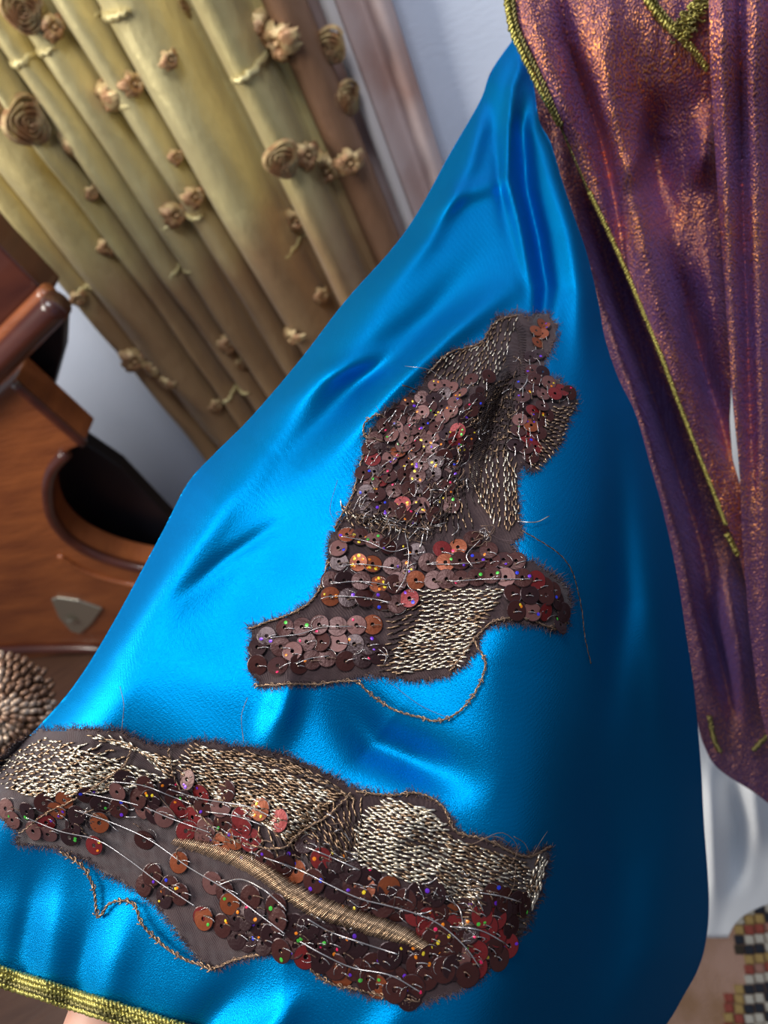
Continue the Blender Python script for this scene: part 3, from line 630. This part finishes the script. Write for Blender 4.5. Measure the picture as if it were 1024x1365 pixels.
LR = [(800, 60), (830, 250), (900, 400), (935, 500), (950, 600), (1000, 680), (1080, 800), (1090, 1105)]
ld = lambda x, y: smi(y, [60, 130, 200, 400, 700, 1000], [.46, .462, .47, .495, .53, .56])
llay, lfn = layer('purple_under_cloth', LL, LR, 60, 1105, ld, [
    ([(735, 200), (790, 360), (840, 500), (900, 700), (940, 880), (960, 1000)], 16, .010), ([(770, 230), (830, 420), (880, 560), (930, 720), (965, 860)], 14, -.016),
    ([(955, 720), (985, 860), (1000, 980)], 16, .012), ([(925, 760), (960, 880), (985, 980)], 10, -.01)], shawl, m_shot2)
RLp = [(945, -60), (945, 0), (948, 100), (957, 250), (968, 400), (976, 520), (987, 640), (990, 720), (1000, 840), (1012, 940), (1028, 1000)]
rlay, rfn = layer('purple_front_pleat', RLp, [(1130, -60), (1130, 1000)], -60, 1000, lambda x, y: fd(x, y) - .022, [
    ([(958, -260), (968, 250), (985, 600), (1000, 1000)], 12, .006), ([(982, -260), (990, 250), (1006, 700)], 6, -.006), ([(1003, -260), (1010, 300), (1018, 600), (1020, 1100)], 16, .006), ([(1024, -260), (1032, 900)], 6, -.004)], shawl, m_shot)
def edgecord(pts, fn, off, r, pitch, name='gold_cord', m=m_trim):
    n = int(sum(math.dist(a, b) for a, b in zip(pts[:-1], pts[1:])) / 1.2); P = spline(pts, n)
    return cord(U(P[:, 0], P[:, 1], fn(P[:, 0], P[:, 1]) - off), r, pitch, m, name, shawl)
edgecord([(670, -60), (676, 0), (685, 45), (716, 110), (746, 166)], ufn, .0015, .0017, .004)
edgecord([(679, -60), (684, 0), (692, 42), (722, 106), (749, 168)], ufn, .0018, .0013, .004, m=m_trimd)
edgecord([(746, 166), (785, 256), (795, 275)], ufn, .0010, .0007, .004, m=m_trimd)
edgecord([(786, 256), (822, 332), (852, 402), (882, 476), (906, 540), (945, 640), (968, 700)], ufn, .0012, .0013, .0035)
edgecord([(969, 712), (978, 728), (984, 740)], ufn, .0012, .0018, .0035)
edgecord([(946, 955), (952, 985), (960, 1002)], lfn, .002, .0018, .004, m=m_trimd)
edgecord([(1004, 1000), (1016, 988), (1030, 975)], lfn, .014, .0018, .004, m=m_trimd)
edgecord([(855, -20), (866, 5), (885, 30), (905, 48), (925, 68), (943, 92)], ufn, .0015, .0017, .004)
edgecord([(862, -25), (873, 2), (890, 24), (908, 42)], ufn, .0016, .0013, .004, m=m_trimd)
mb = MB()
for q in range(150):       # knotted gold embroidery lump at the top
    t = random.random(); cx = 908 + 32 * t + random.gauss(0, 7); cy = 48 - 55 * t + random.gauss(0, 6)
    a = random.uniform(0, 6.28); aa = a + np.linspace(0, 3.5, 7); rr = random.uniform(3, 6)
    X = cx + rr * np.cos(aa); Y = cy + rr * np.sin(aa) * .7
    v, f = tube(U(X, Y, ufn(X, Y) - .002 - random.uniform(0, .004)), .00055, 5); mb.add(v, f, random.randrange(2))
mb.out('gold_leaf_embroidery', [m_trim, m_trimd], shawl)
# ------------------------------------------------------------------ the room
az = math.radians(62)
WD = np.array([math.sin(az), -math.cos(az), 0.0])        # along the wall, to the right
WN = np.array([-math.cos(az), -math.sin(az), 0.0])       # out of the wall, to the room
def hit(px, py, P0, n):
    r = ray(px, py); t = np.dot(P0 - CAM, n) / np.dot(r, n); return CAM + r * t
W0 = U(300, 250, 1.15); W0[2] = 0
WALL0 = W0 - WN * .10
def wp(s, z, o=0.0): return W0 + WD * s + np.array([0, 0, z]) + WN * o
def sz(px, py, o=0.0):                                   # photo point -> (s, z) on the plane o in front of the curtain plane
    p = hit(px, py, W0 + WN * o, WN) - W0; return float(np.dot(p, WD)), float(p[2])
def box(P, ex, ey, ez):
    V = [P + ex * i + ey * j + ez * k for i in (0, 1) for j in (0, 1) for k in (0, 1)]
    return np.array(V), [(0, 1, 3, 2), (4, 6, 7, 5), (0, 4, 5, 1), (2, 3, 7, 6), (0, 2, 6, 4), (1, 5, 7, 3)]
m_wall = mat('white_painted_wall', (.76, .83, 1.0), .8, 0, .3, bump=[('noise', 60, .0006, (1, 1, 3), z3)], var=((.70, .78, .95), 6, .3, .7))
m_floor = mat('dark_brown_floor', (.10, .045, .025), .45, bump=[('noise', 20, .001, (1, 8, 1), z3)], var=((.06, .025, .015), 8, .3, .7, (1, 12, 1)))
v, f = box(WALL0 - WD * 3 - WN * .15, WD * 6, WN * .15, np.array([0, 0, 2.7]))
o = part('wall_back', v, f, m_wall, smooth=False); tag(o, 'bluish white painted wall behind the gold curtain', kind='structure')
v, f = box(np.array([-3, -2.0, -.05]), np.array([6.0, 0, 0]), np.array([0, 6.0, 0]), np.array([0, 0, .05]))
o = part('floor', v, f, m_floor, smooth=False); tag(o, 'dark brown floor below the sleeve', kind='structure')
# gold curtain
m_cur = mat('gold_taffeta', (.58, .47, .20), .40, .35, .5, bump=[('noise', 60, .003, (1, 1, .5), z3), ('noise', 400, .0004, (1, 1, 4), z3)], var=((.68, .58, .29), 4, .35, .65), sheen=.2)
m_shadefold = mat('shaded_fold_taffeta', (.26, .14, .08), .5, .2, .4, bump=[('noise', 60, .002, (1, 1, .5), z3)])  # same curtain's last fold, its shade put into a darker brown
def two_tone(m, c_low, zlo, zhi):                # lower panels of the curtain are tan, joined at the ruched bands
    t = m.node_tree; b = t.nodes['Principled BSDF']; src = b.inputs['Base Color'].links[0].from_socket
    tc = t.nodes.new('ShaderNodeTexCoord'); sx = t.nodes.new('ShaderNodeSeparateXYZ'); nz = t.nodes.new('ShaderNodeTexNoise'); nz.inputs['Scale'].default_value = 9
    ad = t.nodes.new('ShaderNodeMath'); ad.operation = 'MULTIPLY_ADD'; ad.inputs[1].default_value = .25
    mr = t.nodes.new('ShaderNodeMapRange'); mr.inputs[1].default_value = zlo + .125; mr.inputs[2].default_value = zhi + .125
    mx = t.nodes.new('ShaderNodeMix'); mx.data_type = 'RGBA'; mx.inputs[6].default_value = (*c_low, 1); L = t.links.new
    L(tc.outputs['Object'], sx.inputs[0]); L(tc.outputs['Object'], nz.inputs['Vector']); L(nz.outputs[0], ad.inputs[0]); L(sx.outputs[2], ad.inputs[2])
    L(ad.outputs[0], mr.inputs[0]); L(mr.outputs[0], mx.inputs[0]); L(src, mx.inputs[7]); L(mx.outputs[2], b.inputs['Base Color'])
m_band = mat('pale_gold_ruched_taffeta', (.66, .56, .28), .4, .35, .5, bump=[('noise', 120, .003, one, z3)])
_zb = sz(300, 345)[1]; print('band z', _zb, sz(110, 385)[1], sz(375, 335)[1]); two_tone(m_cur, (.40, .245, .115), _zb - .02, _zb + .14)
m_ros = mat('bronze_ribbon', (.38, .20, .095), .42, .3, .5, bump=[('noise', 150, .001, one, z3)], var=((.60, .44, .22), 45, .45, .6))
curtain = empty('gold_curtain', tuple(wp(0, 0)))
tag(curtain, 'gold taffeta curtain in deep folds with ribbon rosettes, hanging before the white wall', 'curtain')
VAL = [sz(x, y)[0] for x, y in ((62, 342), (0, 222), (0, 92), (72, 150), (122, 150), (173, 150), (231, 150), (338, 150), (418, 150), (468, 150))]
VAL = sorted(VAL); AMP = [.03, .045, .05, .042, .045, .045, .07, .08, .03]
print('valleys', [round(v, 3) for v in VAL])
GAP = [1, .85, .8, .85, .82, .85, .8, .78, 1]
def fold(s):
    s = np.asarray(s, float); o = np.zeros(s.shape)
    for i in range(len(VAL) - 1):
        t = (s - VAL[i]) / (VAL[i + 1] - VAL[i]); k = (t >= 0) & (t <= 1); t = t / GAP[i % 9]
        o = np.where(k, AMP[i % 9] * np.sqrt(np.clip(np.sin(np.pi * np.clip(t, 0, 1) ** (1.25 if i % 2 else .85)), 0, 1)), o)
    return o
for i in range(len(VAL) - 1):      # each deep fold of the drape
    s = np.linspace(VAL[i], VAL[i + 1], 30); zz = np.linspace(.02, 1.9, 120)
    Sg, Zg = np.meshgrid(s, zz); t = (Sg - VAL[i]) / (VAL[i + 1] - VAL[i])
    fo = fold(Sg) * (1 + .10 * np.sin(Zg * 9 + i * 2.1)) + .003 * np.sin(Zg * 31 + Sg * 60) * np.sin(np.pi * t) + .002
    sh = .006 * np.sin(Zg * 5 + i) * 0
    V = W0 + WD * (Sg + sh)[..., None] + np.array([0, 0, 1.0]) * Zg[..., None] + WN * fo[..., None]
    o = part('curtain_fold', V.reshape(-1, 3), grid_faces(120, 30), m_cur if i < len(VAL) - 2 else m_shadefold, curtain)
    s_ = o.modifiers.new('thick', 'SOLIDIFY'); s_.thickness = .0015; s_.offset = -1
def spiral_rose(r):
    mb = MB()
    for k, (rr, hh, tw) in enumerate(((1, .3, 0), (.78, .5, .8), (.55, .65, 1.7), (.33, .75, 2.6), (.15, .8, 3.2))):
        n = 28; a = np.linspace(0, 6.6, n) + tw; q = rr * (1 + .10 * np.sin(a * 3 + k)) * np.linspace(1, .86, n)
        mid = np.stack([q * np.cos(a), q * np.sin(a), np.full(n, hh * .5)], 1)
        out_ = mid + np.stack([np.cos(a) * .13, np.sin(a) * .13, np.full(n, -.22)], 1)
        top = mid + np.stack([np.cos(a) * .02, np.sin(a) * .02, np.full(n, .12)], 1)
        inn = mid + np.stack([-np.cos(a) * .12, -np.sin(a) * .12, np.full(n, -.15)], 1)
        V = np.stack([out_, mid, top, inn], 1) * r; mb.add(V.reshape(-1, 3), grid_faces(n, 4))
    return mesh('ribbon_rosette', np.concatenate(mb.v), mb.f, m_ros)
def bow(r, seed):
    rn = np.random.default_rng(seed); mb = MB()
    for k in range(9):
        a = k * 2.4 + rn.uniform(-.4, .4); L = rn.uniform(.7, 1.1); q = np.linspace(0, 1, 7); wv = .34 * np.sin(np.pi * np.clip(q, .05, .95)) ** .7
        cx = np.cos(a) * L * q; cy = np.sin(a) * L * q * .75; h = .45 * np.sin(np.pi * q) + .1 * k / 9
        nx, ny = -np.sin(a), np.cos(a)
        V = np.stack([np.stack([cx + nx * wv * e, cy + ny * wv * e, h + z], 1) for e, z in ((-1, -.15), (-.45, .12), (0, 0), (.45, .14), (1, -.15))], 1) * r
        mb.add(V.reshape(-1, 3), grid_faces(7, 5))
    v, f = tube(np.array([[-.12, 0, .3], [0, 0, .45], [.12, 0, .3]]) * r, r * .16, 8); mb.add(v, f)
    return mesh('ribbon_bow', np.concatenate(mb.v), mb.f, m_ros)
ROSE = spiral_rose(.027); BOWS = [bow(.034, s) for s in (1, 2, 3)]
def place_on_curtain(me, px, py, scale=1.0):
    s, z = sz(px, py, .03); fo = float(fold(s)); s, z = sz(px, py, fo + .005); fo = float(fold(s))
    g = (float(fold(s + .004)) - float(fold(s - .004))) / .008; g = max(-1.2, min(1.2, g))
    n = WN - WD * g; n /= np.linalg.norm(n)
    o = bpy.data.objects.new(me.name.split('.')[0], me); COL.objects.link(o); o.parent = curtain
    zA = Vector(n); xA = Vector(np.cross([0, 0, 1.0], n)).normalized(); yA = zA.cross(xA)
    m3 = Matrix((xA, yA, zA)).transposed() @ Matrix.Rotation(random.uniform(-.4, .4), 3, 'Z')
    o.rotation_euler = m3.to_euler(); o.location = Vector(wp(s, z, fo + .004)) - curtain.location; o.scale = (scale,) * 3
for x, y, k, sc in ((46, 150, 0, 1.15), (92, 196, 0, .8), (150, 128, 1, .9), (172, 118, 2, .7), (243, 8, 0, .6), (342, 62, 1, 1.0), (378, 50, 3, 1.0), (440, 62, 0, .8), (462, 132, 0, .8), (378, 210, 0, .9), (396, 290, 2, .8), (235, 275, 1, .85), (255, 265, 3, .7),
                    (436, 222, 1, 1.0), (465, 215, 2, .8), (400, 225, 3, .8), (145, 320, 3, .7), (110, 385, 2, .6), (180, 470, 1, 1.0), (205, 488, 2, .9), (225, 505, 3, .7), (300, 465, 3, .8), (320, 490, 0, .6), (395, 440, 1, .7), (285, 545, 2, .6), (30, 15, 0, .9), (70, 35, 1, .7), (0, 130, 0, .8), (222, 85, 2, .5), (230, 215, 3, .5), (425, 400, 2, .6), (125, 250, 2, .5)):
    place_on_curtain(ROSE if k == 0 else BOWS[k - 1], x, y, sc)
def band(px, py, half, r=.0052):
    s0, z0 = sz(px, py, .03); s = np.linspace(s0 - half * 1.3, s0 + half * 1.3, 26); fo = fold(s)
    P = W0 + WD * s[:, None] + np.array([0, 0, 1.0]) * (z0 + .002 * np.sin(np.arange(26) * 2.2))[:, None] + WN * (fo + .002)[:, None]
    v, f = tube(P, r * (.8 + .3 * np.abs(np.sin(np.arange(26) * 1.3))) * np.sin(np.linspace(.15, 3.0, 26)) ** .6, 8); part('ruched_band', v, f, m_band, curtain)
for x, y, h in ((232, 362, .028), (375, 335, .035), (112, 388, .022), (310, 523, .03), (40, 75, .035), (150, 12, .03), (190, 480, .03), (350, 75, .03), (245, 290, .03), (160, 140, .02)): band(x, y, h)
# sheer side panel with a pale edge, right of the curtain
m_sheer = mat('mauve_sheer_cloth', (.46, .29, .25), .8, 0, .2, var=((.60, .48, .47), 9, .35, .65))
m_pale = mat('pale_voile', (.72, .66, .64), .8, 0, .2)
sheer = empty('sheer_curtain', tuple(wp(sz(500, 100)[0], 0, -.03)))
tag(sheer, 'pinkish brown sheer curtain panel with pale selvedge, right of the gold curtain', 'curtain')
def strip(name, xs, mt, o0, amp, k):
    s0 = sz(xs[0], 100, o0)[0]; s1 = sz(xs[1], 100, o0)[0]; s = np.linspace(s0, s1, 60); zz = np.linspace(.02, 1.9, 30); Sg, Zg = np.meshgrid(s, zz)
    fo = o0 + amp * np.sin((Sg - s0) / (s1 - s0) * np.pi * k) + .003 * np.sin(Zg * 4)
    V = W0 + WD * Sg[..., None] + np.array([0, 0, 1.0]) * Zg[..., None] + WN * fo[..., None]
    o = part(name, V.reshape(-1, 3), grid_faces(30, 60), mt, sheer); s_ = o.modifiers.new('thick', 'SOLIDIFY'); s_.thickness = .002
strip('sheer_panel', (425, 552), m_sheer, -.05, .012, 5)
strip('pale_selvedge', (464, 480), m_pale, -.028, .006, 1)
# ------------------------------------------------------------------ wooden furniture at the left
m_wood = mat('reddish_brown_wood', (.34, .10, .030), .32, 0, .5, bump=[('noise', 25, .0015, (1, 1, 5), z3)], var=((.20, .055, .020), 7, .3, .7, (1, 1, 4)), coat=.3)
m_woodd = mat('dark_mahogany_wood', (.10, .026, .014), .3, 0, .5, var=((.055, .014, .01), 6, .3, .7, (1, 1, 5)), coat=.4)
m_blk = mat('black_recess_and_shadow', (.008, .008, .012), .4)
m_brass = mat('aged_brass', (.55, .52, .42), .32, .8, bump=[('noise', 120, .001, one, z3)])
FO = .26
cab = empty('wooden_cabinet', tuple(hit(60, 700, W0 + WN * FO, WN)))
tag(cab, 'reddish brown carved wooden cabinet with a curved cutout and brass plate, left of the curtain', 'cabinet')
def prism(name, poly, o0, thick, mt, bev=.004):
    P = np.array([hit(x, y, W0 + WN * o0, WN) for x, y in poly]); n = len(P)
    V = np.vstack([P, P - WN * thick]); f = [tuple(range(n)), tuple(range(n, 2 * n))[::-1]] + [(i, i + n, (i + 1) % n + n, (i + 1) % n) for i in range(n)]
    o = part(name, V, f, mt, cab, smooth=False)
    if bev: b_ = o.modifiers.new('b', 'BEVEL'); b_.width = bev; b_.segments = 3; b_.limit_method = 'ANGLE'
    return o
HOLE = [(113, 592), (88, 604), (70, 626), (64, 655), (70, 690), (92, 718), (125, 738), (165, 752), (205, 760), (270, 770)]
HS = spline(HOLE, 40).tolist()
prism('side_panel', [(-120, 640), (-40, 560), (18, 508)] + HS + [(260, 960), (-120, 960)], FO, .06, m_wood)
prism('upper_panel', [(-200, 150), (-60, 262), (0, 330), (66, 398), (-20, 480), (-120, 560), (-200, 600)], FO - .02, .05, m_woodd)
prism('painted_shadow_sheet', [(-140, 640), (-60, 520), (20, 440), (86, 424), (84, 470), (70, 520), (40, 600), (-60, 700)], FO - .08, .03, m_blk)  # black sheet standing in for the shadow between rail and stile
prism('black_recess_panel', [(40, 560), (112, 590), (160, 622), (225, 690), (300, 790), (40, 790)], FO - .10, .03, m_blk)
def pxtube(name, pts, o0, r, mt, n=40, k=12):
    P = spline(pts, n); v, f = tube(np.array([hit(x, y, W0 + WN * o0, WN) for x, y in P]), r, k); return part(name, v, f, mt, cab)
pxtube('curved_moulding', HOLE[1:], FO + .002, .011, m_woodd, 50)
pxtube('curved_moulding', [(x - 14, y + 22) for x, y in HOLE[5:]], FO + .002, .006, m_wood, 30)
pxtube('top_rail', [(-140, 622), (-20, 502), (78, 404)], FO + .02, .019, m_woodd, 30, 14)
pxtube('top_rail', [(-150, 600), (-30, 482), (66, 388)], FO + .005, .012, m_wood, 30, 14)
pxtube('top_rail', [(-140, 645), (-20, 522), (84, 416)], FO + .012, .009, m_wood, 30, 14)
pxtube('corner_stile', [(20, 512), (66, 552), (112, 592)], FO + .004, .008, m_woodd, 20)
pxtube('lower_rail', [(-140, 872), (0, 866), (60, 864), (140, 866), (200, 880)], FO + .008, .013, m_woodd, 20)
pxtube('lower_rail', [(-140, 890), (0, 886), (60, 884), (140, 886)], FO + .004, .008, m_wood, 20)
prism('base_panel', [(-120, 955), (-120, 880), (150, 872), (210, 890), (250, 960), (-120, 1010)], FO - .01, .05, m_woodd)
esc = prism('brass_escutcheon', [(68, 800), (76, 797), (104, 801), (136, 812), (122, 832), (106, 846), (94, 842), (78, 824)], FO + .006, .006, m_brass, .003)
mb = MB(); pc = hit(95, 826, W0 + WN * (FO + .008), WN)
for rr, hh in ((.014, .003), (.008, .006)):
    a = np.arange(20) * .31416; ring = pc + WD * (rr * np.cos(a))[:, None] + np.array([0, 0, 1.0]) * (rr * np.sin(a))[:, None] + WN * hh
    V = np.vstack([ring, [pc + WN * (hh + .004)]]); mb.add(V, [(i, (i + 1) % 20, 20) for i in range(20)])
k_ = mb.out('keyhole_boss', m_brass, esc)
# ------------------------------------------------------------------ looped gold brown tassel fabric at the left
m_loop = mat('gold_brown_cord', (.20, .10, .055), .4, .35, var=((.50, .36, .26), 70, .5, .66))
tas = empty('looped_trimming', tuple(U(0, 960, .55)))
tag(tas, 'round gold brown trimming of small cord loops beside the left end of the lower applique', 'trimming')
core = []; n1, n2 = 20, 28
for i in range(n1):
    ph = i / (n1 - 1) * math.pi * .5
    for j in range(n2):
        a = j / n2 * 6.283; rr = 78 * math.sin(ph); core.append(U(-2 + rr * math.cos(a), 952 + rr * .98 * math.sin(a), .56 - .028 * math.cos(ph) + .0))
part('padded_core', core, grid_faces(n1, n2, True), m_loop, tas)
mb = MB(); pieces = 0
for ring in range(1, 8):
    nn = 6 + ring * 6
    for j in range(nn):
        a = j / nn * 6.283 + ring * .4; rr = 10.5 * ring + random.gauss(0, 2); ph = math.asin(min(1, rr / 80))
        x = -2 + rr * math.cos(a); y = 952 + rr * math.sin(a); d = .56 - .028 * math.cos(ph) - .002
        t = np.linspace(0, 1, 6); L_q = random.uniform(14, 24); a += random.gauss(0, .18); X = x + (t - .5) * L_q * math.cos(a); Y = y + (t - .5) * L_q * math.sin(a)
        v, f = tube(U(X, Y, d - .006 * np.sin(t * 2.6)), .0021 * np.array([.6, .9, 1, 1.1, 1.2, .9]), 6); mb.add(v, f)
tag(mb.out('cord_loops', m_loop, tas), kind='stuff')
# ------------------------------------------------------------------ white cloth, rug
m_white = mat('white_cotton', (.92, .93, .94), .75, 0, .3, sheen=.2)
wc = layer('white_cloth', [(850, 430), (880, 1000), (905, 1200), (930, 1255)], [(1100, 430), (1100, 1180), (990, 1215), (965, 1255)], 430, 1250,
           lambda x, y: np.interp(y, [430, 1250], [.72, .98]), [([(965, 1000), (985, 1100), (975, 1200)], 14, -.02), ([(1000, 1000), (1010, 1150)], 16, .01), ([(945, 1000), (955, 1240)], 10, .012)], None, m_white, 120, 60)[0]
tag(wc, 'white cotton cloth hanging behind the lower end of the purple shawl', 'cloth')
m_rug = mat('beige_wool', (.30, .19, .15), .9, 0, .1, bump=[('noise', 300, .002, one, z3)], var=((.22, .13, .08), 12, .4, .6))
cols = {'w': (.60, .57, .50), 'k': (.035, .04, .055), 'r': (.36, .09, .07), 'y': (.48, .33, .13), 'n': (.06, .05, .04), 'p': (.42, .22, .18)}
m_c = {k: mat('wool_' + n_, cols[k], .9, 0, .1, bump=[('noise', 500, .0015, one, z3)]) for k, n_ in zip('wkrynp', ('white', 'navy', 'red', 'ochre', 'black', 'rose'))}
FZ = np.array([0, 0, 1.0]); rp = hit(1000, 1300, np.array([0, 0, .006]), FZ)
rug = empty('woven_rug', (float(rp[0]), float(rp[1]), 0)); tag(rug, 'beige woollen rug with a checked mosaic motif, on the floor below the white cloth', 'rug')
Pf = np.array([hit(x, y, np.array([0, 0, .006]), FZ) for x, y in ((560, 1120), (1300, 1000), (1400, 1500), (600, 1500))]); Pf0 = Pf.copy(); Pf0[:, 2] = .0
part('rug_pile', np.vstack([Pf, Pf0]), [(0, 1, 2, 3), (7, 6, 5, 4)] + [(i, i + 4, (i + 1) % 4 + 4, (i + 1) % 4) for i in range(4)], m_rug, rug, smooth=False)
rows = ["..nnnnn.", ".nprrpnn", "nnywwynn", "nywkwwyn", "nwyykkww", ".yrrppry", ".kwwwwww", ".nkkwkkw", "..yyyyyy", "..rprrpr", "..wwwwww", ".ykkkwkk", "rywwkkww", "rykkwwkk", "yrwwkkww", "rykwwkkw", "yrwkkwwk"]
def up_tri(): pass
BL = {}
for k in m_c:
    s_ = .5
    V = np.array([[-.5, -.5, 0], [.5, -.5, 0], [.5, .5, 0], [-.5, .5, 0], [-.42, -.42, 1], [.42, -.42, 1], [.42, .42, 1], [-.42, .42, 1]])
    BL[k] = mesh('woven_block', V, [(4, 5, 6, 7), (0, 1, 5, 4), (1, 2, 6, 5), (2, 3, 7, 6), (3, 0, 4, 7)], m_c[k], smooth=False)
for i, rw in enumerate(rows):
    for j, ch in enumerate(rw):
        if ch == '.': continue
        x = 972 + j * 13.6; y = 1172 + i * 13.2 + 2 * math.sin(j)
        p = hit(x, y, np.array([0, 0, .006]), FZ); q = hit(x + 12.6, y, np.array([0, 0, .006]), FZ) - p; q2 = hit(x, y + 12.4, np.array([0, 0, .006]), FZ) - p
        o = bpy.data.objects.new('woven_block', BL[ch]); COL.objects.link(o); o.parent = rug
        o.location = Vector(p) - rug.location; o.rotation_euler = (0, 0, math.atan2(q[1], q[0])); o.scale = (np.linalg.norm(q), np.linalg.norm(q2), .004)
# ------------------------------------------------------------------ the wearer's arm and hand under the sleeve
m_skin = mat('skin', (.62, .33, .24), .5, 0, .4, sss=.15)
def skinned(name, nodes, edges, parent, sub=2):
    me = bpy.data.meshes.new(name); me.from_pydata([tuple(p) for p, r in nodes], edges, []); me.materials.append(m_skin)
    o = link(name, me, parent); md = o.modifiers.new('skin', 'SKIN'); md.use_smooth_shade = True
    for i, (p, r) in enumerate(nodes): me.skin_vertices[0].data[i].radius = (r, r)
    me.skin_vertices[0].data[0].use_root = True
    s_ = o.modifiers.new('sub', 'SUBSURF'); s_.levels = s_.render_levels = sub
    return o
A = lambda x, y, d: U(x, y, d)
nodes = [(A(235, 1210, .335), .030), (A(190, 1310, .315), .027), (A(150, 1400, .300), .023), (A(120, 1480, .290), .024), (A(95, 1560, .283), .030), (A(80, 1620, .278), .030)]
edges = [(0, 1), (1, 2), (2, 3), (3, 4), (4, 5)]
def finger(base, pts, rs):
    i0 = base
    for p, r in zip(pts, rs):
        nodes.append((p, r)); edges.append((i0, len(nodes) - 1)); i0 = len(nodes) - 1
for k, (bx, L) in enumerate(((130, .9), (100, 1.0), (68, .95), (38, .75))):
    finger(5, [A(bx, 1660, .272), A(bx - 8, 1660 + 75 * L, .262), A(bx - 12, 1660 + 130 * L, .266), A(bx - 14, 1660 + 170 * L, .276)], (.010, .0085, .0078, .0065))
finger(4, [A(150, 1580, .270), A(190, 1640, .258), A(205, 1700, .255)], (.012, .010, .008))
person = skinned('person', nodes, edges, None)
tag(person, 'bare forearm and hand of the wearer showing under the gold hem', 'person')
